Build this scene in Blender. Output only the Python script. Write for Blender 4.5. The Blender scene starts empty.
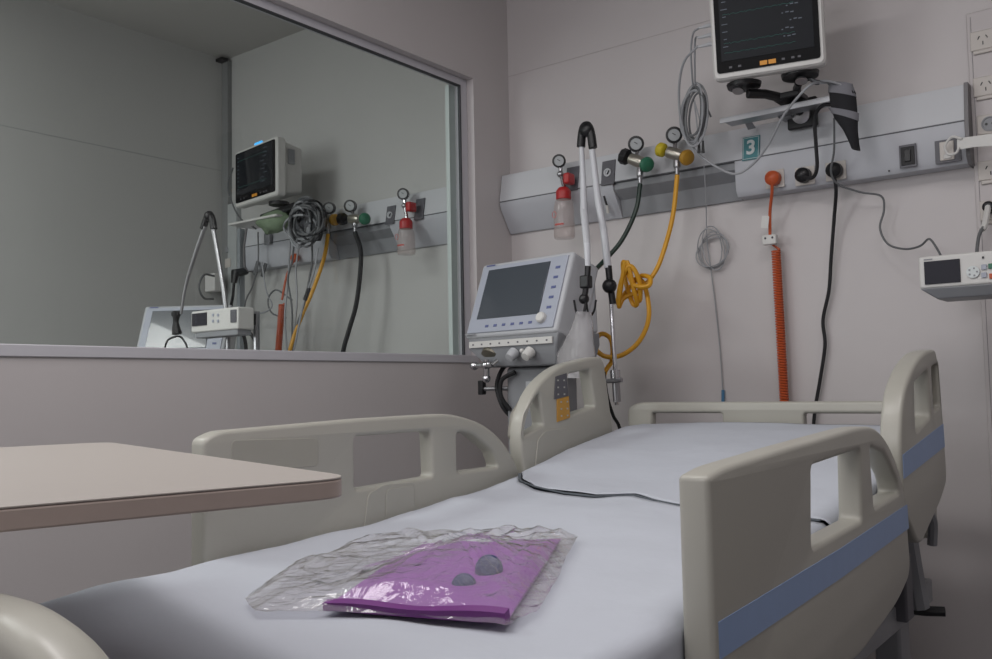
import bpy, math, random
from mathutils import Vector, Matrix, noise
random.seed(7)
R = math.radians
S = bpy.context.scene
COL = S.collection

# ------------------------------------------------------------------ camera
FOC = 905.0
YAW, PITCH, ROLL = R(37.7), R(3.6), R(-1.1)
EYE = Vector((0, 0, 1.05))
Fw = Vector((-math.sin(YAW) * math.cos(PITCH), math.cos(YAW) * math.cos(PITCH), math.sin(PITCH)))
Rt = Fw.cross(Vector((0, 0, 1))).normalized()
Up = Rt.cross(Fw)
Rt, Up = Rt * math.cos(ROLL) + Up * math.sin(ROLL), -Rt * math.sin(ROLL) + Up * math.cos(ROLL)
cam = bpy.data.cameras.new('camera')
camo = bpy.data.objects.new('camera', cam)
COL.objects.link(camo)
camo.matrix_world = Matrix(((Rt.x, Up.x, -Fw.x, EYE.x), (Rt.y, Up.y, -Fw.y, EYE.y), (Rt.z, Up.z, -Fw.z, EYE.z), (0, 0, 0, 1)))
cam.sensor_width = 36.0
cam.lens = 36.0 * FOC / 992.0
cam.clip_start = 0.02
S.camera = camo

# ------------------------------------------------------------------ world, lights, exposure
S.view_settings.view_transform = 'Standard'
S.view_settings.look = 'None'
S.view_settings.gamma = 1
S.view_settings.use_curve_mapping = False
S.view_settings.exposure = -0.07
w = bpy.data.worlds.new('world'); S.world = w
w.use_nodes = True
w.node_tree.nodes['Background'].inputs[0].default_value = (0.5, 0.52, 0.56, 1)
w.node_tree.nodes['Background'].inputs[1].default_value = 0.2


def area(name, loc, size, power, color, target=None):
    l = bpy.data.lights.new(name, 'AREA')
    l.shape = 'RECTANGLE'; l.size, l.size_y = size
    l.energy = power; l.color = color
    o = bpy.data.objects.new(name, l); COL.objects.link(o)
    o.location = loc
    if target:
        d = Vector(target) - Vector(loc)
        o.rotation_euler = d.to_track_quat('-Z', 'Y').to_euler()
    return o


area('ceiling_lamp_or_fill', (-1.35, 0.6, 2.9), (1.2, 0.5), 21, (1.0, 0.965, 0.96))
area('fill_light', (-0.95, -1.5, 2.1), (1.4, 1.3), 22, (0.985, 0.97, 1.0), (-1.5, 3.1, 1.75))  # unseen fill, added to light the back wall from a low angle
area('ceiling_lamp_or_fill', (-0.1, 1.1, 2.9), (0.7, 1.0), 15, (1.0, 0.97, 0.97))  # added soft fill for the left wall and the right rail's outer face
area('ceiling_lamp_or_fill', (-3.35, 0.3, 2.9), (0.8, 0.9), 34, (0.99, 1.0, 0.985))
area('fill_light', (-3.4, -1.6, 1.8), (1.0, 1.2), 29, (0.975, 1.0, 1.0), (-3.4, 3.1, 1.8))  # unseen fill, added to brighten the neighbouring room

# ------------------------------------------------------------------ materials


def lin(c):
    r = []
    for v in c:
        v = v / 255.0
        r.append(v / 12.92 if v <= 0.04045 else ((v + 0.055) / 1.055) ** 2.4)
    return (*r, 1)


MATS = {}


def mat(name, rgb, rough=0.5, metal=0.0, var=0.04, scale=6.0, bump=0.0, bscale=60.0, spec=0.5, coat=0.0, emit=0.0):
    if name in MATS:
        return MATS[name]
    m = bpy.data.materials.new(name); m.use_nodes = True
    nt = m.node_tree; b = nt.nodes['Principled BSDF']
    b.inputs['Roughness'].default_value = rough
    b.inputs['Metallic'].default_value = metal
    b.inputs['Specular IOR Level'].default_value = spec
    b.inputs['Coat Weight'].default_value = coat
    tc = nt.nodes.new('ShaderNodeTexCoord')
    nz = nt.nodes.new('ShaderNodeTexNoise'); nz.inputs['Scale'].default_value = scale; nz.inputs['Detail'].default_value = 4
    nt.links.new(tc.outputs['Object'], nz.inputs['Vector'])
    mx = nt.nodes.new('ShaderNodeMix'); mx.data_type = 'RGBA'
    c = lin(rgb)
    mx.inputs[6].default_value = tuple(v * (1 - var) for v in c[:3]) + (1,)
    mx.inputs[7].default_value = tuple(min(1, v * (1 + var)) for v in c[:3]) + (1,)
    nt.links.new(nz.outputs['Fac'], mx.inputs[0])
    nt.links.new(mx.outputs[2], b.inputs['Base Color'])
    if bump:
        n2 = nt.nodes.new('ShaderNodeTexNoise'); n2.inputs['Scale'].default_value = bscale; n2.inputs['Detail'].default_value = 5
        nt.links.new(tc.outputs['Object'], n2.inputs['Vector'])
        bp = nt.nodes.new('ShaderNodeBump'); bp.inputs['Strength'].default_value = bump; bp.inputs['Distance'].default_value = 0.01
        nt.links.new(n2.outputs['Fac'], bp.inputs['Height'])
        nt.links.new(bp.outputs['Normal'], b.inputs['Normal'])
    if emit:
        b.inputs['Emission Color'].default_value = c
        b.inputs['Emission Strength'].default_value = emit
    MATS[name] = m
    return m


def clear(name, tint, gloss=0.1, rough=0.05, bump=0.0, bscale=20.0, body=0.0, body_rgb=(220, 220, 230), ior=1.45):
    """thin clear sheet: straight-through tint, a little body, Fresnel gloss"""
    m = bpy.data.materials.new(name); m.use_nodes = True
    nt = m.node_tree; nt.nodes.clear()
    out = nt.nodes.new('ShaderNodeOutputMaterial')
    tr = nt.nodes.new('ShaderNodeBsdfTransparent'); tr.inputs[0].default_value = (*tint, 1)
    df = nt.nodes.new('ShaderNodeBsdfDiffuse'); df.inputs[0].default_value = lin(body_rgb)
    gl = nt.nodes.new('ShaderNodeBsdfGlossy'); gl.inputs['Roughness'].default_value = rough
    gl.inputs[0].default_value = (1, 1, 1, 1)
    fr = nt.nodes.new('ShaderNodeLayerWeight'); fr.inputs[0].default_value = 0.5
    pw_ = nt.nodes.new('ShaderNodeMath'); pw_.operation = 'POWER'; pw_.inputs[1].default_value = 4.5
    nt.links.new(fr.outputs['Facing'], pw_.inputs[0])
    f0 = nt.nodes.new('ShaderNodeMath'); f0.operation = 'ADD'; f0.inputs[1].default_value = ((ior - 1) / (ior + 1)) ** 2
    nt.links.new(pw_.outputs[0], f0.inputs[0])
    m1 = nt.nodes.new('ShaderNodeMixShader'); m1.inputs[0].default_value = body
    nt.links.new(tr.outputs[0], m1.inputs[1]); nt.links.new(df.outputs[0], m1.inputs[2])
    m2 = nt.nodes.new('ShaderNodeMixShader')
    mul = nt.nodes.new('ShaderNodeMath'); mul.operation = 'MULTIPLY'; mul.inputs[1].default_value = gloss
    nt.links.new(f0.outputs[0], mul.inputs[0]); nt.links.new(mul.outputs[0], m2.inputs[0])
    nt.links.new(m1.outputs[0], m2.inputs[1]); nt.links.new(gl.outputs[0], m2.inputs[2])
    if bump:
        tc = nt.nodes.new('ShaderNodeTexCoord')
        n2 = nt.nodes.new('ShaderNodeTexNoise'); n2.inputs['Scale'].default_value = bscale; n2.inputs['Detail'].default_value = 3
        n2.inputs['Distortion'].default_value = 1.2
        nt.links.new(tc.outputs['Object'], n2.inputs['Vector'])
        bp = nt.nodes.new('ShaderNodeBump'); bp.inputs['Strength'].default_value = bump; bp.inputs['Distance'].default_value = 0.02
        nt.links.new(n2.outputs['Fac'], bp.inputs['Height'])
        for n in (gl, fr):
            nt.links.new(bp.outputs['Normal'], n.inputs['Normal'])
    nt.links.new(m2.outputs[0], out.inputs[0])
    return m


WALL = mat('painted_wall', (200, 195, 195), 0.42, var=0.05, scale=1.6, bump=0.12, bscale=9, spec=0.4)
WALLB = mat('painted_wall_far_room', (190, 190, 188), 0.45, var=0.04, scale=1.5, bump=0.08, bscale=9, spec=0.4)
CEIL = mat('ceiling_paint', (188, 186, 182), 0.8, var=0.02)
FLOOR = mat('vinyl_floor', (112, 112, 116), 0.35, var=0.12, scale=30)
FRAME = mat('window_frame_enamel', (200, 199, 205), 0.35, var=0.02)
SEAL = mat('window_seal_rubber', (60, 62, 66), 0.6)
CREAM = mat('bed_moulded_plastic', (174, 172, 163), 0.36, var=0.035, scale=5, bump=0.02, bscale=200)
CREAMD = mat('bed_pocket_plastic', (164, 162, 152), 0.5, var=0.03)
BLUE = mat('blue_stripe_vinyl', (144, 168, 208), 0.45, var=0.05, scale=30)
SHEET = mat('white_bed_sheet', (190, 194, 203), 0.85, var=0.015, scale=4, bump=0.25, bscale=14, spec=0.2)
MATTR = mat('mattress_vinyl', (70, 78, 92), 0.5)
TABLE = mat('table_laminate', (178, 171, 165), 0.42, var=0.03, scale=90)
TEDGE = mat('table_edge_band', (186, 170, 162), 0.5, var=0.04, scale=60)
RAILM = mat('panel_anodised', (198, 200, 204), 0.42, var=0.03, scale=5)
RAILD = mat('panel_lower', (188, 190, 196), 0.45, var=0.03, scale=5)
DKGREY = mat('dark_grey_plate', (92, 92, 98), 0.5)
BLACK = mat('black_plastic', (22, 22, 25), 0.4, var=0.1)
BLACKR = mat('black_rubber', (28, 28, 31), 0.6, var=0.1)
STEEL = mat('brushed_steel', (165, 165, 168), 0.3, metal=0.9, var=0.04)
CHROME = mat('chrome', (205, 205, 208), 0.16, metal=1.0, var=0.02)
WHITE = mat('white_plastic', (210, 209, 206), 0.4, var=0.02)
LGREY = mat('light_grey_plastic', (186, 188, 192), 0.4, var=0.02)
MGREY = mat('mid_grey_plastic', (140, 142, 146), 0.45, var=0.03)
LAV = mat('lavender_panel', (166, 171, 184), 0.4, var=0.02)
NAVY = mat('key_print', (88, 96, 140), 0.5)
SCREEN = mat('screen_glass', (26, 29, 34), 0.4, var=0.02, spec=0.15)
VSCREEN = mat('ventilator_screen_glass', (66, 72, 80), 0.22, var=0.04, scale=2, coat=0.5)
AMBER = mat('amber_key', (206, 140, 48), 0.5, emit=0.12)
TRACE = mat('screen_trace', (52, 96, 90), 0.5, emit=0.16)
DIGIT = mat('screen_digits', (90, 98, 110), 0.5, emit=0.12)
LEDG = mat('alarm_led', (70, 170, 235), 0.5, emit=1.1)
TEAL = mat('teal_sign', (74, 134, 140), 0.45, var=0.03)
SIGNW = mat('sign_white', (214, 220, 220), 0.5)
RED = mat('red_plastic', (176, 40, 42), 0.4, var=0.06)
REDP = mat('red_print', (205, 90, 84), 0.5)
YEL = mat('yellow_knob', (206, 186, 44), 0.45, var=0.06)
OCH = mat('ochre_knob', (176, 132, 40), 0.5, var=0.06)
YHOSE = mat('yellow_hose', (220, 160, 34), 0.45, var=0.06, scale=30)
GHOSE = mat('dark_green_hose', (30, 52, 44), 0.4, var=0.1)
GREEN = mat('green_knob', (44, 108, 82), 0.4, var=0.06)
ORNG = mat('orange_cord', (188, 84, 44), 0.45, var=0.06, scale=40)
CGREY = mat('grey_cable', (158, 160, 164), 0.45, var=0.04)
CGREYD = mat('dark_grey_cable', (104, 106, 108), 0.5, var=0.08)
CUFF = mat('cuff_fabric', (30, 30, 34), 0.9, var=0.1, scale=50)
CUFFG = mat('cuff_grey_fabric', (120, 120, 126), 0.9, var=0.08, scale=50)
DIAL = mat('dial_face', (176, 180, 182), 0.4)
BRASS = mat('nickel_fitting', (170, 166, 156), 0.3, metal=0.8)
SOCK = mat('socket_ivory', (196, 190, 184), 0.4, var=0.02)
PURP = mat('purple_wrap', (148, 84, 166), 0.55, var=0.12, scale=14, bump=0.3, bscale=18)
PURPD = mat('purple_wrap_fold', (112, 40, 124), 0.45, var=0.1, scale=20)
BLUEG = mat('blue_grey_cap', (52, 60, 108), 0.35, var=0.08)
GREENC = mat('green_pouch_cloth', (120, 138, 112), 0.8, var=0.25, scale=30)
BTIP = mat('blue_clip', (70, 122, 160), 0.5)
GLASS = clear('window_glass', (0.90, 0.915, 0.91), gloss=0.4, rough=0.0, ior=1.5)
JAR = clear('clear_jar', (0.90, 0.89, 0.89), gloss=0.7, rough=0.15, body=0.3, body_rgb=(215, 200, 195))
BAGM = clear('crinkled_clear_film', (0.985, 0.98, 0.985), gloss=1.25, rough=0.12, bump=0.45, bscale=15, body=0.12, body_rgb=(240, 238, 244), ior=1.45)
WBAG = clear('milky_film', (0.93, 0.93, 0.93), gloss=0.9, rough=0.25, bump=0.6, bscale=12, body=0.4, body_rgb=(205, 203, 205))
DIALG = clear('dial_glass', (0.97, 0.97, 0.97), gloss=0.6, rough=0.05)

# ------------------------------------------------------------------ geometry helpers


def at(px, py, ax, v):
    d = Rt * ((px - 496) / FOC) - Up * ((py - 329.5) / FOC) + Fw
    i = 'xyz'.index(ax)
    return EYE + d * ((v - EYE[i]) / d[i])


def spline(pts, n=8):
    P = [Vector(p) for p in pts]
    if len(P) < 3:
        return P
    Q = [P[0] * 2 - P[1]] + P + [P[-1] * 2 - P[-2]]
    out = []
    for i in range(1, len(Q) - 2):
        a, b, c, d = Q[i - 1:i + 3]
        for k in range(n):
            t = k / n
            out.append(0.5 * ((2 * b) + (c - a) * t + (2 * a - 5 * b + 4 * c - d) * t * t + (3 * b - a - 3 * c + d) * t ** 3))
    out.append(P[-1])
    return out


class MB:
    def __init__(s):
        s.v = []; s.f = []

    def add(s, vs, fs):
        n = len(s.v)
        s.v += [Vector(v) for v in vs]
        s.f += [tuple(i + n for i in f) for f in fs]
        return s

    def box(s, c, size, rot=None, taper=None):
        c = Vector(c); x, y, z = (k / 2 for k in size)
        vs = []
        for sz in (-1, 1):
            tx = 1 if (taper is None or sz < 0) else taper
            for sx, sy in ((-1, -1), (1, -1), (1, 1), (-1, 1)):
                v = Vector((sx * x * tx, sy * y * tx, sz * z))
                if rot is not None: v = rot @ v
                vs.append(c + v)
        return s.add(vs, [(3, 2, 1, 0), (4, 5, 6, 7), (0, 1, 5, 4), (1, 2, 6, 5), (2, 3, 7, 6), (3, 0, 4, 7)])

    def loft(s, rings, cap=True, close=True):
        n = len(rings[0]); vs = [v for r in rings for v in r]; fs = []
        for i in range(len(rings) - 1):
            for j in range(n if close else n - 1):
                k = (j + 1) % n
                fs.append((i * n + j, i * n + k, (i + 1) * n + k, (i + 1) * n + j))
        if cap:
            fs.append(tuple(reversed(range(n)))); fs.append(tuple(range((len(rings) - 1) * n, len(rings) * n)))
        return s.add(vs, fs)

    def tube(s, pts, r, seg=8, n=8, smooth=True, closed=False):
        P = spline(pts, n) if smooth else [Vector(p) for p in pts]
        rr = r if isinstance(r, (list, tuple)) else None
        rings = []; up = None
        for i, p in enumerate(P):
            t = (P[min(i + 1, len(P) - 1)] - P[max(i - 1, 0)])
            if t.length < 1e-9: t = Vector((0, 0, 1))
            t.normalize()
            if up is None:
                up = Vector((0, 0, 1)) if abs(t.z) < 0.9 else Vector((1, 0, 0))
            a = t.cross(up)
            if a.length < 1e-6: a = t.orthogonal()
            a.normalize(); b = t.cross(a); up = -b if False else up
            a2 = a; b2 = b
            if rings:
                # keep frames steady
                pa = s._pa - t * s._pa.dot(t)
                if pa.length > 1e-6:
                    a2 = pa.normalized(); b2 = t.cross(a2)
            s._pa = a2
            if rr:
                f = i / max(1, len(P) - 1) * (len(rr) - 1); k = min(int(f), len(rr) - 2); q = rr[k] + (rr[k + 1] - rr[k]) * (f - k)
            else:
                q = r
            rings.append([p + (a2 * math.cos(x) + b2 * math.sin(x)) * q for x in (2 * math.pi * j / seg for j in range(seg))])
        return s.loft(rings)

    def lathe(s, prof, o, ax, seg=20):
        """prof: (distance along the axis, radius)"""
        o = Vector(o); ax = Vector(ax).normalized(); a = ax.orthogonal().normalized(); b = ax.cross(a)
        return s.loft([[o + ax * d + (a * math.cos(x) + b * math.sin(x)) * max(r, 1e-4) for x in (2 * math.pi * j / seg for j in range(seg))] for d, r in prof])

    def ball(s, c, r, seg=14, sc=(1, 1, 1)):
        c = Vector(c); rings = []
        for i in range(1, seg // 2):
            th = math.pi * i / (seg // 2)
            rings.append([c + Vector((math.sin(th) * math.cos(x) * sc[0], math.sin(th) * math.sin(x) * sc[1], -math.cos(th) * sc[2])) * r for x in (2 * math.pi * j / seg for j in range(seg))])
        return s.loft(rings)

    def prism(s, pts, d0, d1, o=(0, 0, 0), X=(1, 0, 0), Y=(0, 1, 0), Z=(0, 0, 1)):
        o, X, Y, Z = Vector(o), Vector(X), Vector(Y), Vector(Z)
        return s.loft([[o + X * p[0] + Y * p[1] + Z * d for p in pts] for d in (d0, d1)])

    def plate(s, outline, holes, thick, bev, o, X, Y):
        """rounded-edge plate with openings; outline in (X, Y) from o, centred on its thickness"""
        cu = bpy.data.curves.new('tmp', 'CURVE'); cu.dimensions = '2D'; cu.fill_mode = 'BOTH'
        cu.extrude = thick / 2 - bev; cu.bevel_depth = bev; cu.bevel_resolution = 2; cu.offset = -bev
        def sgn(p): return sum(p[i][0] * p[(i + 1) % len(p)][1] - p[(i + 1) % len(p)][0] * p[i][1] for i in range(len(p)))
        for k, pl in enumerate([outline] + list(holes)):
            a = sgn(pl)
            if (k == 0) != (a > 0): pl = list(reversed(pl))
            sp = cu.splines.new('POLY'); sp.points.add(len(pl) - 1); sp.use_cyclic_u = True
            for q, p in zip(sp.points, pl): q.co = (p[0], p[1], 0, 1)
        ob = bpy.data.objects.new('tmp', cu); COL.objects.link(ob)
        dg = bpy.context.evaluated_depsgraph_get()
        me = bpy.data.meshes.new_from_object(ob.evaluated_get(dg))
        o, X, Y = Vector(o), Vector(X), Vector(Y); Z = X.cross(Y)
        s.add([o + X * v.co.x + Y * v.co.y + Z * v.co.z for v in me.vertices], [tuple(f.vertices) for f in me.polygons])
        bpy.data.objects.remove(ob); bpy.data.curves.remove(cu); bpy.data.meshes.remove(me)
        return s


def rnd(pts, r, n=5):
    """round the corners of a polygon"""
    out = []; N = len(pts)
    for i in range(N):
        p = Vector((*pts[i][:2], 0)); a = Vector((*pts[i - 1][:2], 0)); b = Vector((*pts[(i + 1) % N][:2], 0))
        q = pts[i][2] if len(pts[i]) > 2 else r
        da, db = (a - p), (b - p)
        q = min(q, da.length * 0.48, db.length * 0.48)
        if q < 1e-5:
            out.append((p.x, p.y)); continue
        s0 = p + da.normalized() * q; s1 = p + db.normalized() * q
        for k in range(n + 1):
            t = k / n
            v = s0 * (1 - t) ** 2 + p * 2 * t * (1 - t) + s1 * t * t
            out.append((v.x, v.y))
    return out


def rrect(w, h, r):
    return rnd([(-w / 2, -h / 2), (w / 2, -h / 2), (w / 2, h / 2), (-w / 2, h / 2)], r)


def tag(o, label=None, cat=None, group=None, kind=None):
    if label: o['label'] = label
    if cat: o['category'] = cat
    if group: o['group'] = group
    if kind: o['kind'] = kind
    return o


def thing(name, label, cat, loc=(0, 0, 0), rot=(0, 0, 0), group=None, kind=None):
    o = bpy.data.objects.new(name, None); COL.objects.link(o)
    o.empty_display_size = 0.05
    o.location = loc; o.rotation_euler = rot
    return tag(o, label, cat, group, kind)


def wm(o):
    m = Matrix.Translation(o.location) @ o.rotation_euler.to_matrix().to_4x4()
    return wm(o.parent) @ m if o.parent else m


def obj(name, m, material, parent=None, label=None, bevel=0.0, flat=False, local=False, ang=35, kind=None, mod=None):
    """link a mesh; vertices are world coordinates unless local"""
    me = bpy.data.meshes.new(name)
    vs = m.v
    if parent is not None:
        if not local:
            inv = wm(parent).inverted(); vs = [inv @ v for v in vs]
        off = Vector()
    else:
        # origin at the base centre
        lo = Vector([min(v[i] for v in vs) for i in range(3)]); hi = Vector([max(v[i] for v in vs) for i in range(3)])
        off = Vector(((lo.x + hi.x) / 2, (lo.y + hi.y) / 2, lo.z)); vs = [v - off for v in vs]
    me.from_pydata([tuple(v) for v in vs], [], m.f)
    me.validate(); me.materials.append(material)
    import bmesh
    bm = bmesh.new(); bm.from_mesh(me)
    bmesh.ops.remove_doubles(bm, verts=bm.verts, dist=1e-5)
    bmesh.ops.recalc_face_normals(bm, faces=bm.faces); bm.to_mesh(me); bm.free()
    if not flat:
        me.shade_smooth(); me.set_sharp_from_angle(angle=R(ang))
    o = bpy.data.objects.new(name, me); COL.objects.link(o)
    o.location = off
    if parent is not None: o.parent = parent
    if bevel:
        b = o.modifiers.new('bevel', 'BEVEL'); b.width = bevel; b.segments = 3; b.limit_method = 'ANGLE'; b.angle_limit = R(40)
        b.harden_normals = False
    if label: o['label'] = label
    if kind: o['kind'] = kind
    return o


def B(): return MB()


def tube_obj(name, pts, r, m, parent=None, label=None, seg=8, n=8):
    return obj(name, B().tube(pts, r, seg, n), m, parent, label)


def dup(root, loc, rotz=0.0, label=None, group=None):
    r = root.copy(); COL.objects.link(r); r.location = loc; r.rotation_euler = (0, 0, rotz)
    if label: r['label'] = label
    if group: r['group'] = group
    for ch in list(root.children):
        c = ch.copy(); COL.objects.link(c); c.parent = r
        for g in list(ch.children):
            d = g.copy(); COL.objects.link(d); d.parent = c
    return r


# ------------------------------------------------------------------ the two rooms
WX, BY, CZ = -2.302, 3.1, 2.953        # glazed wall, back wall, ceiling
FXL, FXR, FY = -4.32, 1.5, -1.9


def struct(name, m, material, **k):
    return tag(obj(name, m, material, **k), kind='structure')


def slab(x0, x1, y0, y1, z0, z1):
    return B().box(((x0 + x1) / 2, (y0 + y1) / 2, (z0 + z1) / 2), (x1 - x0, y1 - y0, z1 - z0))


struct('floor', slab(FXL - .1, FXR + .1, FY - .1, BY + .1, -.1, 0), FLOOR, flat=True)
struct('ceiling', slab(FXL - .1, FXR + .1, FY - .1, BY + .1, CZ, CZ + .1), CEIL, flat=True)
struct('wall_back', slab(-2.352, FXR + .1, BY, BY + .1, 0, CZ), WALL, flat=True)
struct('wall_far_back', slab(FXL - .1, -2.352, BY, BY + .1, 0, CZ), WALLB, flat=True)
struct('wall_far_left', slab(FXL - .1, FXL, FY - .1, BY, 0, CZ), WALLB, flat=True)
struct('wall_right', slab(FXR, FXR + .1, FY - .1, BY, 0, CZ), WALL, flat=True)
struct('wall_front', slab(FXL, FXR, FY - .1, FY, 0, CZ), WALL, flat=True)
# glazed partition: one wall around the opening
OY0, OY1, OZ0, OZ1 = -0.6, 2.857, 1.146, 2.322
pw = B()
for a in ((FY, BY, 0, OZ0), (FY, BY, OZ1, CZ), (OY1, BY, OZ0, OZ1), (FY, OY0, OZ0, OZ1)):
    pw.box((WX - .05, (a[0] + a[1]) / 2, (a[2] + a[3]) / 2), (.1, a[1] - a[0], a[3] - a[2]))
struct('wall_left', pw, WALL, flat=True)
# faint panel joints in the wall lining
struct('trim_1', slab(WX + .0005, FXR, BY - .0015, BY + .001, 2.392, 2.3945), mat('wall_joint', (184, 178, 178), .6), flat=True)
struct('trim_2', slab(FXL, FXL + .0015, FY, BY, 2.300, 2.304), mat('wall_joint_far', (170, 173, 171), .6), flat=True)

win = thing('window_1', None, None, (WX - .03, (OY0 + OY1) / 2, OZ0), kind='structure')
gy = at(461.8, 200, 'x', WX - .035).y
gz1 = at(461.8, 86, 'x', WX - .035).z; gz0 = at(230, 350, 'x', WX - .03).z
fr = B()
xf = WX - .035
fr.box((xf - .015, (gy + OY1) / 2, (OZ0 + OZ1) / 2), (.03, OY1 - gy - .001, OZ1 - OZ0 - .002))
fr.box((xf - .015, (OY0 + gy) / 2, (gz1 + OZ1) / 2), (.03, gy - OY0 - .002, OZ1 - gz1 - .001))
fr.box((xf - .015, OY0 + .03, (gz0 + gz1) / 2), (.03, .06, gz1 - gz0))
obj('window_frame', fr, FRAME, win, bevel=.002)
sl = B().box((WX - .022, (OY0 + OY1) / 2, (OZ0 + gz0) / 2), (.056, OY1 - OY0 - .002, gz0 - OZ0 + .001))
obj('window_sill', sl, FRAME, win, bevel=.003)
se = B()
se.box((xf - .002, gy - .003, (gz0 + gz1) / 2), (.012, .006, gz1 - gz0))
se.box((xf - .002, (OY0 + gy) / 2, gz1 - .003), (.012, gy - OY0, .006))
obj('window_seal', se, SEAL, win, flat=True)
fi = B().box((xf - .04, gy - .018, (gz0 + gz1) / 2), (.02, .036, gz1 - gz0))
obj('glazing_bead', fi, mat('glazing_bead_green_grey', (196, 206, 204), .4), win, flat=True)
obj('glass_pane', B().box((xf - .006, (OY0 + gy) / 2 - .003, (gz0 + gz1) / 2), (.0015, gy - OY0 - .006, gz1 - gz0 - .006)), GLASS, win, flat=True)
tag(win, 'large internal window to the next room', None)

# corner riser in the far room
struct('trim_3', slab(FXL, FXL + .055, BY - .03, BY, 0, CZ - .02), mat('riser_grey', (132, 134, 134), .5), bevel=.003)
hook = obj('cable_outlet', B().box((FXL + .03, BY - .05, CZ - .022), (.06, .04, .016)), BLACK)
tag(hook, 'small black cable outlet up at the far room ceiling corner', 'cable outlet')

# ------------------------------------------------------------------ bed-head supply panels
def supply_panel(x0, x1, mods, label, sgn, endcap):
    t = thing('supply_panel', label, 'medical supply panel', ((x0 + x1) / 2, BY, 1.70))
    YF = BY - .085
    up = [(BY - .001, 1.945), (YF + .02, 1.945), (YF, 1.83), (BY - .001, 1.83)]
    m = B().loft([[Vector((x, p[0], p[1])) for p in up] for x in (x0, x1)])
    obj('upper_cover', m, RAILM, t, bevel=.002)
    obj('cover_seam', slab(x0 + .002, x1 - .002, YF + .001, BY - .01, 1.826, 1.83), mat('seam_dark', (96, 98, 102), .6), t, flat=True)
    for a, b, kind in mods:
        if kind == 'slant':
            pr = [(BY - .001, 1.826), (YF + .001, 1.826), (YF + .006, 1.80), (BY - .012, 1.70), (BY - .001, 1.70)]
            nm = 'slanted_cover'
        elif kind == 'box':
            pr = [(BY - .001, 1.826), (YF, 1.826), (YF + .004, 1.722), (YF + .02, 1.70), (BY - .001, 1.70)]
            nm = 'socket_cover'
        else:
            pr = [(BY - .001, 1.826), (YF + .012, 1.826), (YF + .012, 1.80), (BY - .03, 1.765), (BY - .012, 1.70), (BY - .001, 1.70)]
            nm = 'recessed_channel'
        mm = B().loft([[Vector((x, p[0], p[1])) for p in pr] for x in (a + .0005, b - .0005)])
        obj(nm, mm, RAILD if kind != 'recess' else MGREY, t, bevel=.002)  # recess takes a darker grey: its shade is put into the colour
    if endcap:
        pr = [(BY - .001, 1.949), (YF + .014, 1.949), (YF - .006, 1.83), (YF - .004, 1.72), (YF + .018, 1.696), (BY - .001, 1.696)]
        mm = B().loft([[Vector((x, p[0], p[1])) for p in pr] for x in ((x1, x1 + .012) if sgn > 0 else (x0 - .012, x0))])
        obj('end_cap', mm, mat('end_cap_grey', (120, 118, 120), .5), t, bevel=.001)
    return t


xR = at(964, 110, 'y', BY - .085).x
xa = at(618, 220, 'y', BY - .05).x; xb = at(735, 185, 'y', BY - .085).x
pan = supply_panel(WX + .003, xR, [(WX + .003, xa, 'slant'), (xa, xb, 'recess'), (xb, xR, 'box')],
                   'long light grey supply panel on the back wall above the bed head', 1, True)
xL = at(245, 250, 'y', BY - .085).x
panb = supply_panel(xL, -2.405, [(xL, -3.37, 'box'), (-3.37, -2.95, 'recess'), (-2.95, -2.405, 'slant')],
                    'grey supply panel in the neighbouring room, seen through the window', -1, True)
YP = BY - .087


def mount_plate(px, py, w, h, label, style, cat='gas outlet'):
    """small square outlet plate let into the panel"""
    c = at(px, py, 'y', YP)
    t = thing('gas_outlet' if cat == 'gas outlet' else 'wall_switch', label, cat, (c.x, YP, c.z - h / 2))
    slope = R(-9.9) if c.z > 1.83 else 0
    yc = BY - .085 + (.02 * (c.z - 1.83) / .115 if c.z > 1.83 else 0) - .003
    rot = Matrix.Rotation(slope, 3, 'X')
    obj('plate', B().box((c.x, yc, c.z), (w, .005, h), rot), DKGREY if style != 'ivory' else LGREY, t, bevel=.001)
    o = Vector((c.x, yc - .003, c.z))
    if style == 'ring':
        obj('socket_ring', B().lathe([(0, .016), (.006, .016), (.006, .011), (.002, .01), (.002, 0)], o, (0, -1, 0)), LGREY, t)
        obj('ring_slot', B().box(o + Vector((.004, -.006, 0)), (.004, .003, .018), Matrix.Rotation(.6, 3, 'Y')), BLACK, t)
    elif style == 'toggle':
        obj('surround', B().box(o, (w * .8, .004, h * .8)), BLACKR, t, bevel=.001)
        obj('toggle', B().box(o + Vector((0, -.004, 0)), (w * .35, .006, h * .5)), BLACK, t, bevel=.001)
    return t


mount_plate(571.5, 178.5, .058, .10, 'dark outlet plate behind the red suction valve on the near panel', 'plain')
mount_plate(607.5, 172.5, .058, .10, 'grey outlet plate with round port between white ventilator arm and green regulator', 'ring')
mount_plate(390, 215, .055, .09, 'grey outlet plate beside the suction unit in the neighbouring room', 'ring')
mount_plate(419, 209, .055, .10, 'dark plate right of the suction unit in the neighbouring room', 'plain')

# ---- gauges / regulators


def gauge(parent, c, r, nrm, name='gauge'):
    g = obj(name, B().lathe([(-.022, r * .55), (-.02, r * .95), (0, r), (.004, r), (.005, r * .74), (.001, r * .72), (.001, 0)], c, nrm, 28), BLACK, parent)
    n = Vector(nrm).normalized()
    obj('dial', B().lathe([(0, r * .71), (.0015, r * .71), (.0015, 0)], Vector(c) + n * .0015, nrm, 28), DIAL, g)
    a = n.orthogonal().normalized()
    obj('needle', B().tube([Vector(c) + n * .0045 - a * r * .25 - Vector((0, 0, r * .2)), Vector(c) + n * .0045 + a * r * .3 + Vector((0, 0, r * .45))], .0013, 5, smooth=False), BLACK, g)
    return g


FACE = Vector((.45, -.85, -.12))


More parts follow.
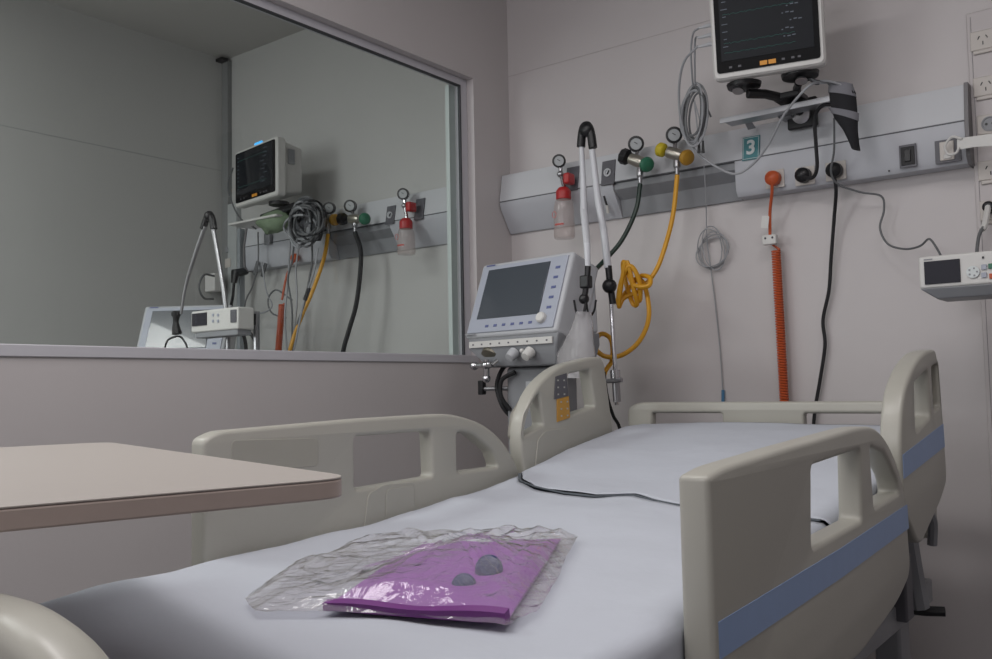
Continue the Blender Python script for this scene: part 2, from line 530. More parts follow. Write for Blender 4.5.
def suction_unit(pg, pr, pc, pj0, label, jlabel, gap=.055):
    yy = BY - .085 - gap
    cg = at(*pg, 'y', yy); cr = at(*pr, 'y', yy + .01); cc = at(*pc, 'y', yy)
    t = thing('suction_regulator', label, 'suction regulator', (cg.x, BY - .09, cc.z))
    gauge(t, cg, .027, FACE)
    m = B().tube([cg + Vector((0, .01, -.02)), cg + Vector((0, .012, -.05)), Vector((cc.x, yy + .006, cc.z + .03))], .008, 10)
    obj('body', m, CHROME, t)
    obj('elbow', B().ball(cg + Vector((0, .008, -.052)), .014), STEEL, t)
    obj('valve', B().box((cr.x, cr.y, cr.z), (.028, .05, .044)), RED, t, bevel=.008, label='red valve knob')
    # collection jar
    j = thing('suction_jar', jlabel, 'jar', (cc.x, yy, at(*pj0, 'y', yy).z))
    H0 = at(*pj0, 'y', yy).z
    obj('lid', B().lathe([(-.018, .030), (.012, .030), (.018, .028), (.03, .018), (.03, 0)], cc, (0, 0, 1)), RED, j, bevel=.0015, label='red screw lid')
    top = cc.z - .018
    obj('body', B().lathe([(0, .028), (.004, .034), (.03, .040), (top - H0 - .01, .042), (top - H0 - .002, .038), (top - H0, 0)], (cc.x, yy, top), (0, 0, -1), 24), JAR, j)
    zz = H0 + (top - H0) * .34
    k = B()
    for i in range(9):
        a = -1.9 + i * .1
        k.box((cc.x + math.cos(a) * .0418, yy + math.sin(a) * .0418, zz), (.004, .004, .006), Matrix.Rotation(a, 3, 'Z'))
    obj('red_marking', k, REDP, j, flat=True); k = B()
    k.tube([Vector((cc.x - .018 + .009 * math.cos(a), yy - .042, zz + .04 + .012 * math.sin(a))) for a in [x * .6 for x in range(11)]], .0012, 5)
    obj('red_marking', k, REDP, j, flat=True)
    return t


suction_unit((559, 161), (569, 179), (563.5, 195), (565, 239), 'suction regulator with round gauge and red valve above the ventilator screen',
             'clear suction jar with red lid and red marking hanging above the ventilator')
suction_unit((403, 194), (411, 207), (406, 225), (407, 255), 'suction regulator with gauge and red knobs in the neighbouring room',
             'clear suction jar with red lid in the neighbouring room')


def flow_regulator(pg, pl, pr, pb, lm, rm, label, lname, rname, star=False):
    yy = BY - .15
    cg = at(*pg, 'y', yy); cl = at(*pl, 'y', yy); cr = at(*pr, 'y', yy); cb = at(*pb, 'y', yy)
    mid = (cl + cr) / 2
    t = thing('gas_regulator', label, 'gas regulator', (mid.x, BY - .09, cb.z))
    gauge(t, cg, .030, FACE)
    ax = (cr - cl).normalized()
    obj('body', B().lathe([(-.034, .014), (-.028, .021), (.022, .022), (.034, .016)], mid, ax), BRASS, t)
    obj('neck', B().tube([cg + Vector((0, .012, -.02)), mid + Vector((0, 0, .01))], .008, 10, smooth=False), CHROME, t)
    obj('wall_stem', B().tube([mid, Vector((mid.x, BY - .075, mid.z))], .011, 10, smooth=False), STEEL, t)
    if star:
        k = B().lathe([(0, .014), (.006, .030), (.030, .031), (.035, .022)], cl - ax * -.014, -ax, 8)
    else:
        k = B().lathe([(0, .016), (.006, .025), (.026, .026), (.034, .018)], cl - ax * -.014, -ax, 16)
    obj('knob', k, lm, t, label=lname, bevel=.002)
    obj('knob', B().lathe([(0, .016), (.004, .026), (.014, .029), (.026, .024), (.032, .012)], cr - ax * .014, ax + Vector((0, -.5, 0)), 18), rm, t, label=rname)
    obj('hose_fitting', B().lathe([(0, .008), (.01, .012), (.035, .013), (.04, .009), (.062, .008)], cb + Vector((0, 0, .035)), (0, 0, -1), 12), STEEL, t)
    return t, cb


tg, gb = flow_regulator((636, 144), (626, 157), (648, 165), (640, 176), BLACK, GREEN, 'gas regulator with gauge, black knob and green knob on the near panel',
                        'black star knob', 'green knob', True)
ty, yb = flow_regulator((674, 135), (662, 150), (688, 158), (677, 167), YEL, OCH, 'gas regulator with gauge, bright yellow knob and ochre knob on the near panel',
                        'yellow knob', 'ochre knob')
t2, gb2 = flow_regulator((350, 206), (343, 219), (366, 219), (355, 226), BLACK, GREEN, 'gas regulator with black and green knobs in the neighbouring room',
                         'black knob', 'green knob', True)
t3, yb2 = flow_regulator((329, 208), (321, 218), (336, 220), (328, 228), BLACK, OCH, 'gas regulator with gauge over the yellow hose in the neighbouring room',
                         'black knob', 'ochre knob')


def P(*pp):
    """pixel path: (px, py, y depth)"""
    return [at(a, b, 'y', c) for a, b, c in pp]


tag(tube_obj('gas_hose', [gb + Vector((0, 0, -.03))] + P((636, 210, 2.93), (622, 240, 2.9), (603, 262, 2.84), (588, 276, 2.75), (572, 290, 2.68)), .0085, GHOSE),
    'dark green hose curving from the green regulator down behind the ventilator', 'hose')
yh = [yb + Vector((0, 0, -.03))] + P((673, 215, 2.93), (664, 250, 2.92), (655, 272, 2.9), (640, 290, 2.88), (624, 298, 2.86), (619, 306, 2.84), (622, 280, 2.83), (627, 262, 2.83),
     (634, 290, 2.84), (637, 304, 2.86), (632, 302, 2.87), (624, 275, 2.88), (624, 262, 2.86), (633, 284, 2.84), (648, 286, 2.83), (650, 278, 2.85), (641, 276, 2.87), (632, 285, 2.88), (622, 297, 2.88), (618, 303, 2.86), (621, 282, 2.84), (630, 266, 2.83), (639, 280, 2.84), (640, 300, 2.86), (635, 296, 2.88), (634, 280, 2.88), (644, 284, 2.88),
     (649, 315, 2.86), (640, 340, 2.83), (622, 355, 2.80), (604, 356, 2.77), (594, 345, 2.75), (601, 334, 2.76), (611, 340, 2.79), (612, 360, 2.80), (605, 372, 2.78), (600, 392, 2.76), (597, 420, 2.74))
tag(tube_obj('gas_hose', yh, .0085, YHOSE), 'yellow gas hose looped in coils beside the ventilator', 'hose')
tag(tube_obj('gas_hose', [gb2 + Vector((0, 0, -.03))] + P((361, 255, 2.94), (357, 300, 2.92), (349, 330, 2.9), (343, 352, 2.88), (335, 400, 2.86)), .011, BLACKR),
    'thick black hose hanging down the neighbouring room back wall', 'hose')
tag(tube_obj('gas_hose', [yb2 + Vector((0, 0, -.03))] + P((324, 258, 2.93), (313, 290, 2.9), (301, 318, 2.86), (290, 350, 2.8), (285, 390, 2.78)), .0095, YHOSE),
    'yellow hose hanging in the neighbouring room', 'hose')

# ---- little hooks on the slanted cover (near panel)
hk = thing('tubing_clip', 'small black clip with white end on the panel under the ventilator arm', 'clip', at(604, 212, 'y', BY - .075))
obj('clip', B().tube(P((596, 196, 3.012), (600, 206, 3.02), (603, 213, 3.03)), .005, 6), BLACK, hk)
obj('clip_lever', B().tube(P((604, 196, 3.008), (607, 206, 3.015)), .004, 6), BLACK, hk)
obj('clip_tip', B().tube(P((607, 205, 3.014), (608, 213, 3.025)), .006, 6), WHITE, hk, label='white tip')

# ---- number sign
c = at(751, 148, 'y', BY - .083)
sg = thing('number_sign', 'small teal sign with a white number 3 on the panel', 'sign', (c.x, c.y, c.z - .045))
sr = Matrix.Rotation(R(-9.9), 3, 'X')
SC = Vector((c.x, BY - .085 + .02 * (c.z - 1.83) / .115 - .003, c.z))
obj('plate', B().box(SC, (.062, .003, .086), sr), TEAL, sg)
bd = B()
for dx, dz, w_, h_ in ((0, .039, .056, .0015), (0, -.039, .056, .0015), (.0275, 0, .0015, .079), (-.0275, 0, .0015, .079)):
    bd.box(SC + sr @ Vector((dx, -.002, dz)), (w_, .001, h_), sr)
obj('border', bd, SIGNW, sg, flat=True)


def text_mb(txt, size, o, X, Y, depth=.001):
    cu = bpy.data.curves.new('t', 'FONT'); cu.body = txt; cu.size = size; cu.extrude = depth; cu.align_x = 'CENTER'; cu.align_y = 'CENTER'; cu.offset = size * .025
    ob = bpy.data.objects.new('t', cu); COL.objects.link(ob)
    me = bpy.data.meshes.new_from_object(ob.evaluated_get(bpy.context.evaluated_depsgraph_get()))
    o, X, Y = Vector(o), Vector(X), Vector(Y); Z = X.cross(Y)
    m = B().add([o + X * v.co.x + Y * v.co.y + Z * v.co.z for v in me.vertices], [tuple(f.vertices) for f in me.polygons])
    bpy.data.objects.remove(ob); bpy.data.curves.remove(cu); bpy.data.meshes.remove(me)
    return m


obj('numeral', text_mb('3', .072, SC + sr @ Vector((0, -.0025, 0)), (1, 0, 0), sr @ Vector((0, 0, 1))), SIGNW, sg, flat=True)

# ---- sockets, plugs on the near panel
YB = BY - .083


def plug(px, py, m, label, cable, cm, r, name='power_cable', extra=None, sq=True):
    c = at(px, py, 'y', YB)
    if sq:
        so = thing('power_socket', 'pale square socket on the panel under the ' + label.split()[0] + ' plug' if isinstance(sq, bool) else sq, 'socket', (c.x, YB, c.z - .025))
        obj('plate', B().box((c.x, YB - .001, c.z), (.066, .004, .062)), SOCK, so, bevel=.0015)
        obj('insert', B().lathe([(0, .022), (.001, .022), (.001, 0)], (c.x, YB - .003, c.z), (0, -1, 0)), LGREY, so)
    t = thing(name, label, 'cable', (c.x, YB - .006, c.z - .02))
    obj('plug', B().lathe([(0, .020), (.004, .026), (.026, .025), (.036, .016), (.04, 0)], (c.x, YB - .0052, c.z), (0, -1, -.05), 16), m, t)
    obj('cord', B().tube([Vector((c.x + .001, YB - .034, c.z - .008))] + cable, r, 8), cm, t)
    return t, c


oc, c0 = plug(775, 179, ORNG, 'orange power cord with coiled lower half hanging from the panel', P((772, 192, 3.0), (770, 212, 3.03), (770, 236, 3.05)), ORNG, .0055,
              sq='pale square socket on the panel holding the orange plug')
a0 = at(776, 250, 'y', 3.06); a1 = at(785, 412, 'y', 3.06)
hel = []
N = 62
for i in range(N * 9 + 1):
    t_ = i / (N * 9); a = 2 * math.pi * i / 9
    hel.append(a0.lerp(a1, t_) + Vector((math.cos(a) * .0125, math.sin(a) * .0125, 0)))
obj('coiled_cord', B().tube([at(770, 236, 'y', 3.05)] + [at(773, 245, 'y', 3.06)] + hel, .0042, 6, smooth=False), ORNG, oc, label='tightly coiled orange section')
cb = at(770, 240, 'y', 3.045)
cx = thing('cord_connector', 'small white connector block clipped on the orange cord', 'connector', (cb.x, cb.y, cb.z - .02))
obj('block', B().box(cb, (.05, .024, .034)), WHITE, cx, bevel=.004)
obj('screw', B().ball(cb + Vector((-.012, -.012, .006)), .004), DKGREY, cx); obj('screw', B().ball(cb + Vector((.013, -.012, .006)), .004), DKGREY, cx)
tgc = at(765, 222, 'y', 3.03)
tag(obj('cable_tag', B().box(tgc, (.026, .001, .042), Matrix.Rotation(.15, 3, 'Y')), WHITE), 'white paper tag on the orange cord above its connector', 'tag')
plug(805, 176, BLACK, 'short black power cord looping from the panel up to the monitor', P((812, 178, 2.97), (817, 168, 2.95), (816, 145, 2.93), (815, 118, 2.91), (822, 106, 2.89), (836, 104, 2.88)), BLACKR, .006,
     sq='pale square socket on the panel with the middle black plug')
plug(836, 171, BLACK, 'long black power cord hanging down the wall behind the headboard', P((836, 190, 3.0), (834, 220, 3.05), (831, 260, 3.07), (829, 290, 3.075), (823, 320, 3.08), (825, 345, 3.08), (820, 380, 3.08), (815, 410, 3.08), (813, 440, 3.08), (812, 500, 3.08)), BLACKR, .006,
     sq='pale square socket on the panel with the right black plug')
mount_plate(908, 156, .05, .072, 'dark rocker switch plate on the panel, right of the plugs', 'toggle', 'switch')
# white plug-in unit in a dark frame at the panel end
c = at(948, 151, 'y', YB)
t = thing('power_socket', 'white socket in a dark frame at the right end of the panel', 'socket', (c.x, YB, c.z - .036))
obj('frame_plate', B().box((c.x, YB - .001, c.z), (.072, .005, .072)), DKGREY, t, bevel=.001)
obj('insert', B().box((c.x - .002, YB - .005, c.z), (.04, .006, .058)), SOCK, t, bevel=.002)
obj('switch_rocker', B().box((c.x, YB - .009, c.z - .018), (.022, .006, .014)), WHITE, t, bevel=.002)
obj('screw_hole', B().ball(at(889, 171, 'y', YB + .001), .003), BLACK, pan)

# ---- vertical socket strip on the right
tx0 = at(970, 100, 'y', BY - .03).x; tx1 = tx0 + .16


def strip_y(z): return BY - .03


st = thing('socket_strip', 'tall white cable trunking strip on the wall at the right edge', 'trunking', ((tx0 + tx1) / 2, BY, .25))
obj('trunk', slab(tx0, tx1, BY - .03, BY - .001, .25, 2.175), mat('trunk_white', (192, 186, 186), .45, var=.03), st, bevel=.004)
obj('lid_seam', slab(tx0 + .012, tx0 + .0135, BY - .0312, BY - .029, .27, 2.16), mat('seam_grey', (130, 126, 128), .6), st, flat=True)


def socket3(px, py, label, plugged=False, rnd_=False, py2=None):
    c = at(px, py, 'y', BY - .031)
    t = thing('power_socket', label, 'socket', (c.x, BY - .031, c.z - .033))
    obj('plate', B().box((c.x + .004, BY - .033, c.z), (.078, .006, .060)), SOCK, t, bevel=.004)
    obj('lip', B().box((c.x, BY - .034, c.z - .036), (.056, .006, .012)), SOCK, t, bevel=.004)
    if rnd_:
        obj('recess_ring', B().lathe([(0, .023), (.003, .023), (.003, .019), (.0005, .018), (.0005, 0)], (c.x, BY - .0362, c.z), (0, -1, 0), 24), MGREY, t)
        for s in (-1, 1):
            obj('pin_hole', B().lathe([(0, .004), (.001, .004), (.001, 0)], (c.x + s * .009, BY - .037, c.z), (0, -1, 0), 10), BLACK, t)
    else:
        for dx, dz, a in ((-.011, .008, .5), (.011, .008, -.5), (0, -.01, 0)):
            obj('pin_slot', B().box((c.x + dx, BY - .0364, c.z + dz), (.003, .0015, .011), Matrix.Rotation(a, 3, 'Y')), BLACK, t)
    return t


socket3(983, 40, 'topmost three-pin socket on the right wall strip')
socket3(986, 86, 'second socket from the top of the right wall strip')
socket3(990, 124, 'round recessed socket on the right wall strip beside the white strap', rnd_=True)
socket3(991, 170, 'socket on the right wall strip just under the white strap')
socket3(993, 210, 'lowest socket on the right wall strip, with a black plug')
pl = thing('power_cable', 'dark cord running from the lowest strip socket down to the pump', 'cable', at(990, 206, 'y', BY - .04))
c = at(990, 208, 'y', BY - .037)
obj('plug', B().lathe([(0, .014), (.004, .018), (.03, .017), (.036, .01)], c, (0, -1, 0), 14), BLACK, pl)
obj('strain_relief', B().tube([c + Vector((0, -.03, 0))] + P((985, 224, 3.0), (982, 230, 2.99)), .009, 8), WHITE, pl, label='white cable boot')
obj('cord', B().tube(P((983, 227, 2.99), (979, 236, 2.97), (977, 250, 2.94), (977, 258, 2.92)), .005, 8), CGREYD, pl)
# white strap across
sp = thing('cable_strap', 'flat white strap tied round the panel socket and running right', 'strap', at(970, 146, 'y', 2.97))
obj('band', B().loft([[at(a, b0, 'y', y), at(a, b1, 'y', y), at(a, b1, 'y', y + .006), at(a, b0, 'y', y + .006)] for a, b0, b1, y in ((957, 138.5, 150, 2.975), (975, 136, 147, 2.965), (992, 133.5, 146, 2.96), (1015, 131, 144, 2.96))]), WHITE, sp, bevel=.001)
obj('loop', B().tube(P((962, 139, 2.97), (952, 137, 2.975), (945, 146, 2.975), (948, 154, 2.975), (956, 153, 2.972), (959, 147, 2.97)), .004, 8), WHITE, sp)

# ------------------------------------------------------------------ patient monitor (near)


def basis(dx, tilt=0.0):
    """frame of a device: X to its right, N towards the viewer, Z up; tilt leans the face back"""
    X = Vector(dx).normalized(); N = Vector((X.y, -X.x, 0))
    Z = Vector((0, 0, 1))
    N2 = N * math.cos(tilt) + Z * math.sin(tilt); Z2 = Z * math.cos(tilt) - N * math.sin(tilt)
    return X, N2, Z2


def bx(m, o, F, c, size):
    X, N, Z = F
    rot = Matrix((X, -N, Z)).transposed()
    return m.box(Vector(o) + X * c[0] - N * c[1] + Z * c[2], size, rot)


def patient_monitor(bl, br, h, depth, label, screen_marks, tilt=0.0):
    bl, br = Vector(bl), Vector(br)
    F = basis(Vector((br.x - bl.x, br.y - bl.y, 0)), tilt); X, N, Z = F
    W = (br - bl).length; O = (bl + br) / 2           # bottom front centre
    t = thing('patient_monitor', label, 'patient monitor', O - N * depth / 2)
    # rounded body: layered rings
    def ring(w, h0, h1, r, d):
        return [O + X * p[0] + Z * (p[1] + (h0 + h1) / 2) - N * d for p in rnd([(-w / 2, -(h1 - h0) / 2), (w / 2, -(h1 - h0) / 2), (w / 2, (h1 - h0) / 2), (-w / 2, (h1 - h0) / 2)], r, 4)]
    body = B().loft([ring(W - .012, .006, h - .006, .016, 0), ring(W, 0, h, .02, .008), ring(W, 0, h, .02, .045), ring(W - .03, .014, h - .014, .02, .06), ring(W - .05, .03, h - .03, .02, depth)])
    b_ = obj('case', body, WHITE, t)
    sc = B().prism(rnd([(-W / 2 + .014, .02), (W / 2 - .014, .02), (W / 2 - .014, h - .014), (-W / 2 + .014, h - .014)], .01), .001, -.004, O, X, Z, -N)
    s_ = obj('bezel', sc, mat('bezel_black', (16, 16, 18), .5, spec=.12), t)
    obj('screen', bx(B(), O, F, (0, -.0045, h * .5 + .018), (W - .06, .002, h - .075)), SCREEN, s_)
    tr = B()
    for k, (z0, n_, amp) in enumerate(screen_marks):
        pts = []
        for i in range(n_):
            u = -W / 2 + .04 + (W - .12) * i / n_
            ph = (i % 14)
            pts.append(O + X * u + N * .0058 + Z * (h * z0 + (amp if ph == 5 else (-amp * .3 if ph == 6 else 0)) + .0015 * math.sin(i * .9)))
        tr.tube(pts, .0007, 4, smooth=False)
    obj('trace', tr, TRACE, s_, flat=True)
    dg = B(); rr = random.Random(3)
    for k in range(9):
        u = W * (.14 + .08 * rr.random()); z0 = h * (.3 + .07 * k)
        for q in range(3):
            bx(dg, O, F, (u + q * .014, -.0058, z0 + rr.random() * .005), (.010 if q else .005, .0006, .003))
        bx(dg, O, F, (-W / 2 + .045, -.0058, z0), (.016 * rr.random() + .006, .0006, .0022))
    obj('digits', dg, DIGIT, s_, flat=True)
    for k in (0, 1):
        obj('amber_key', bx(B(), O, F, (-.012 + k * .026, -.0048, .032), (.022, .003, .013)), AMBER, s_)
    kk = B()
    for q in (-.12, -.09, .05, .08, .1):
        bx(kk, O, F, (q * W / .36, -.0046, .034), (.009, .001, .006))
    obj('key_marks', kk, DKGREY, s_, flat=True)
    obj('side_vent', bx(B(), O, F, (W / 2 - .012, .085, h * .7), (.006, .035, h * .25)), MGREY, t)
    return t, O, F, W


blA = at(713.5, 82, 'y', 2.72); brA = at(826, 63.5, 'y', 2.72)
# rotated slightly towards the viewer: near left corner
blA = at(713.5, 82, 'y', 2.66); brA = at(826, 63, 'y', 2.735)
zm = (blA.z + brA.z) / 2; blA.z = brA.z = zm
ma, OA, FA, WA = patient_monitor(blA, brA, .33, .13, 'patient monitor with dark screen and amber keys above the bed panel', [(.33, 60, .004), (.24, 60, .003), (.6, 60, .003)], R(-7))
# connectors on the left side of the case
XA, NA, ZA = FA
for k, (px_, py_) in enumerate(((707, 26), (706, 36), (706, 45))):
    obj('lead_plug', B().tube([at(px_ - 8, py_ + 2, 'y', 2.73), at(px_ + 8, py_ - 2, 'y', 2.735)], [.004, .009], 8, smooth=False), LGREY, ma)

# mounting bracket
mb = thing('monitor_bracket', 'black jointed bracket arm carrying the near patient monitor', 'bracket', (OA.x, BY - .02, zm - .12))
p1 = at(744, 84, 'y', 2.76); p2 = at(800, 73, 'y', 2.80)
obj('swivel_disc', B().lathe([(0, .03), (.004, .052), (.016, .055), (.02, .04)], Vector((p1.x, p1.y, zm - .012)), (0, 0, 1), 22), BLACK, mb)
obj('swivel_disc', B().lathe([(0, .03), (.004, .055), (.016, .058), (.02, .04)], Vector((p2.x, p2.y, zm - .006)), (0, 0, 1), 22), BLACK, mb)
obj('steel_boss', B().lathe([(0, .018), (.006, .018), (.006, 0)], Vector((p1.x - .012, p1.y - .02, zm - .018)), (0, -.4, -1), 16), STEEL, mb)
obj('steel_boss', B().lathe([(0, .018), (.006, .018), (.006, 0)], Vector((p2.x + .01, p2.y - .02, zm - .018)), (0, -.4, -1), 16), STEEL, mb)
obj('arm', B().tube([Vector((p1.x + .01, p1.y, zm - .03)), at(765, 94, 'y', 2.80), at(782, 98, 'y', 2.86)], .016, 8, smooth=False), BLACK, mb, bevel=.002)
obj('arm', B().tube([Vector((p2.x - .005, p2.y, zm - .018)), at(797, 88, 'y', 2.84), at(797, 97, 'y', 2.88)], .013, 8, smooth=False), BLACK, mb)
obj('hub', B().box(at(790, 98, 'y', 2.88), (.09, .09, .02)), BLACK, mb, bevel=.005)
wp = at(800, 112, 'y', 2.98)
obj('wall_arm', B().tube([at(790, 100, 'y', 2.90), Vector((wp.x, 2.98, wp.z))], .014, 8, smooth=False), BLACK, mb)
obj('wall_plate', B().box((wp.x, BY - .096, wp.z), (.10, .02, .10)), BLACK, mb, bevel=.006)
obj('wall_plate_bolt', B().lathe([(0, .03), (.01, .03), (.012, .02)], (wp.x, BY - .106, wp.z - .005), (0, -1, -.3), 18), STEEL, mb, label='round steel bolt cover')
# shelf bar under the monitor
sh = thing('accessory_shelf', 'narrow pale metal shelf bar below the near monitor', 'shelf', at(770, 115, 'y', 2.93))
q = [(720, 119, 2.88), (737, 110, 2.93), (790, 100, 2.97), (832, 92, 2.97), (834, 97, 2.88), (790, 107, 2.86), (745, 116, 2.86)]
top = [at(a, b, 'y', c) for a, b, c in q]
# flatten to a plane sloping gently with height
zc = sum(p.z for p in top) / len(top)
xs0 = at(722, 118, 'y', 2.88).x; xs1 = at(836, 100, 'y', 2.9).x; zs = at(722, 120, 'y', 2.86).z
obj('shelf_plate', B().box(((xs0 + xs1) / 2, 2.91, zs + .004), (xs1 - xs0, .10, .006)), STEEL, sh, bevel=.001)
obj('shelf_lip', B().box(((xs0 + xs1) / 2, 2.862, zs - .002), (xs1 - xs0, .004, .018)), LGREY, sh, bevel=.001)
obj('support_tab', B().loft([[at(742, 117, 'y', 2.95), at(748, 116, 'y', 2.95), at(748, 116, 'y', 2.955), at(742, 117, 'y', 2.955)], [at(748, 130, 'y', 3.0), at(756, 128, 'y', 3.0), at(756, 128, 'y', 3.006), at(748, 130, 'y', 3.006)]]), MGREY, sh)
obj('rear_arm', slab((xs0 + xs1) / 2 - .02, (xs0 + xs1) / 2 + .02, 2.955, 3.02, zs - .004, zs + .004), MGREY, sh)

# cables from the monitor
def cable(name, path, r, m, label, cat='cable', n=8):
    return tag(obj(name, B().tube(P(*path), r, 7, n), m), label, cat)


cable('lead_cable', [(698, 46, 2.73), (684, 62, 2.75), (679, 90, 2.8), (682, 125, 2.85), (695, 150, 2.89), (715, 166, 2.9), (735, 174, 2.9), (752, 165, 2.9), (768, 145, 2.88), (782, 118, 2.84), (798, 97, 2.80), (812, 84, 2.80), (826, 82, 2.84)], .0042, CGREY,
      'long grey lead cable looping from the monitor side under the sign', 'cable')
ld = thing('coiled_lead_bundle', 'grey monitor leads gathered in a hanging coil left of the near monitor', 'cable bundle', at(695, 152, 'y', 2.86))
for i in range(10):
    j = random.Random(i); cx_, cy_ = 694 + j.uniform(-2, 3), 114 + j.uniform(-2, 2); w_ = 10 + j.uniform(-3, 4); h_ = 28 + j.uniform(-6, 4)
    pts = [(cx_ + w_ * math.cos(a) + 2 * math.sin(a), cy_ - h_ * math.sin(a), 2.86 + .012 * math.cos(a + i)) for a in [k * .5236 for k in range(13)]]
    obj('loop', B().tube(P(*pts), .0038, 6, 4), CGREY if i % 2 else CGREYD, ld)
obj('feed_lead', B().tube(P((699, 28, 2.73), (693, 34, 2.76), (691, 55, 2.80), (693, 88, 2.86)), .0036, 6), CGREY, ld)
obj('feed_lead', B().tube(P((699, 37, 2.73), (695, 42, 2.78), (695, 88, 2.86)), .0032, 6), CGREY, ld)
for x_ in (699, 703):
    obj('lead_tail', B().tube(P((694, 100, 2.86), (x_ - 2, 125, 2.87), (x_, 142, 2.87)), .0025, 6), CGREY, ld)
    obj('lead_clip', B().tube(P((x_, 141, 2.87), (x_, 153, 2.87)), [.003, .006], 7, smooth=False), BLACK, ld, label='black lead clip')
obj('stray_loop', B().tube(P((700, 90, 2.86), (706, 105, 2.87), (711, 117, 2.88)), .003, 6), CGREYD, ld)
# thin coiled cable lower on the wall
tc_ = thing('coiled_sensor_cable', 'thin grey cable with a small coil hanging on the bare wall', 'cable', at(715, 398, 'y', 3.08))
obj('cable_drop', B().tube(P((704, 165, 2.99), (706, 200, 3.04), (707, 240, 3.08), (711, 270, 3.085), (716, 310, 3.09), (720, 350, 3.09), (723, 392, 3.09)), .0022, 6), CGREY, tc_)
for i in range(5):
    j = random.Random(i + 20); cx_, cy_ = 711 + j.uniform(-2, 3), 248; w_ = 11 + i * 1.2; h_ = 22 - i * 1.8; sl_ = -3 + i * 2
    pts = [(cx_ + w_ * math.cos(a) + sl_ * math.sin(a), cy_ - h_ * math.sin(a) + 1 * i, 3.075 + .008 * math.cos(a + i)) for a in [k * .5236 for k in range(13)]]
    obj('coil_loop', B().tube(P(*pts), .0022, 6, 4), CGREY, tc_)
obj('blue_clip', B().tube(P((723, 390, 3.09), (723, 402, 3.088)), .006, 8, smooth=False), BTIP, tc_, label='blue cable end')
cable('sensor_cable', [(834, 118, 2.88), (834, 150, 2.92), (831, 172, 2.96), (838, 184, 2.99), (860, 192, 3.02), (881, 196, 3.04), (884, 210, 3.05), (880, 228, 3.05), (888, 244, 3.04), (905, 249, 3.02), (920, 246, 2.99), (929, 239, 2.96), (936, 247, 2.92), (941, 256, 2.88)], .0035, CGREYD,
      'thin grey cable wandering from the panel to the infusion pump')

# blood-pressure cuff hanging from the shelf
cf = thing('pressure_cuff', 'black and grey blood pressure cuff hanging beside the near monitor', 'blood pressure cuff', at(845, 152, 'y', 2.88))
body = []
for (a0_, a1_, b_) in ((829, 852, 84), (829, 856, 92), (830, 857, 104), (834, 858, 118), (843, 858, 130), (849, 859, 142), (852, 860, 149)):
    y0 = 2.86; rr_ = []
    pa, pb_ = at(a0_, b_, 'y', y0), at(a1_, b_ + 1, 'y', y0)
    for k in range(12):
        a = 2 * math.pi * k / 12
        rr_.append((pa + pb_) / 2 + (pb_ - pa) / 2 * math.cos(a) + Vector((0, .022 * math.sin(a), 0)))
    body.append(rr_)
obj('cuff', B().loft(body), CUFF, cf)


def band(rows, grow, m, name, label=None):
    rr2 = []
    for (a0_, a1_, b0_, b1_) in rows:
        pa, pb_ = at(a0_, b0_, 'y', 2.86), at(a1_, b1_, 'y', 2.86); r_ = []
        for k in range(16):
            a = 2 * math.pi * k / 16
            r_.append((pa + pb_) / 2 + (pb_ - pa) / 2 * math.cos(a) * grow + Vector((0, .022 * grow * math.sin(a), 0)))
        rr2.append(r_)
    obj(name, B().loft(rr2), m, cf, label)


band(((829, 852, 83, 84), (829, 856, 93, 97)), 1.06, CUFFG, 'grey_band', 'grey fabric band')
band(((829, 858, 108, 113), (833, 858, 114, 121)), 1.07, CUFFG, 'grey_band', 'grey fabric band')
for k in range(4):
    obj('cuff_tube', B().tube(P((808 + 3 * k, 78 + k, 2.82), (816 + 4 * k, 84 - k, 2.82), (826 + 5 * k, 82 + k, 2.84), (834 + 4 * k, 90, 2.85)), .0035, 6), CGREY if k % 2 else CGREYD, cf)

# ------------------------------------------------------------------ ventilator (near)
VBL = at(464, 336, 'y', 2.44); VBR = at(556, 334, 'y', 2.38)
VBL.z = VBR.z = (VBL.z + VBR.z) / 2


def ventilator_head(parent, O, F, W, H, D, knob=True):
    X, N, Z = F
    cs = bx(B(), O, F, (0, D / 2, H / 2), (W, D, H))
    c_ = obj('case', cs, LGREY, parent, bevel=.012)
    obj('front_panel', bx(B(), O, F, (0, -.002, H * .5), (W - .03, .006, H - .03)), LAV, parent, bevel=.002)
    s_ = obj('screen', bx(B(), O, F, (-W * .045, -.006, H * .56), (W * .68, .004, H * .66)), VSCREEN, parent, bevel=.001)
    for i in range(5):
        obj('key', bx(B(), O, F, (W * .385, -.0055, H * (.30 + .125 * i)), (W * .045, .002, H * .03)), NAVY, parent)
    for i in range(6):
        obj('key', bx(B(), O, F, (-W * .25 + W * .095 * i, -.0055, H * .13), (W * .035, .002, H * .03)), NAVY, parent)
    obj('badge', bx(B(), O, F, (-W * .38, -.0055, H * .955), (W * .1, .001, H * .018)), NAVY, parent)
    obj('badge', bx(B(), O, F, (-W * .42, -.0055, H * .035), (W * .12, .001, H * .018)), MGREY, parent)
    if knob:
        kc = O + X * W * .34 + Z * H * .17 + N * .005
        obj('control_knob', B().lathe([(0, .019), (.012, .018), (.016, .014), (.016, 0)], kc, N, 22), WHITE, parent)


vt = thing('ventilator', 'grey ventilator with tilted touch screen beside the bed head', 'ventilator', ((VBL.x + VBR.x) / 2, 2.55, 0))
FV = basis(Vector((VBR.x - VBL.x, VBR.y - VBL.y, 0)), R(20)); OV = (VBL + VBR) / 2; WV = (VBR - VBL).length
HV = .285
ventilator_head(vt, OV, FV, WV, HV, .14)
XV, NV, ZV = FV
X0 = Vector((XV.x, XV.y, 0)).normalized(); N0 = Vector((X0.y, -X0.x, 0)); F0 = (X0, N0, Vector((0, 0, 1)))
Ob = OV + N0 * -.01
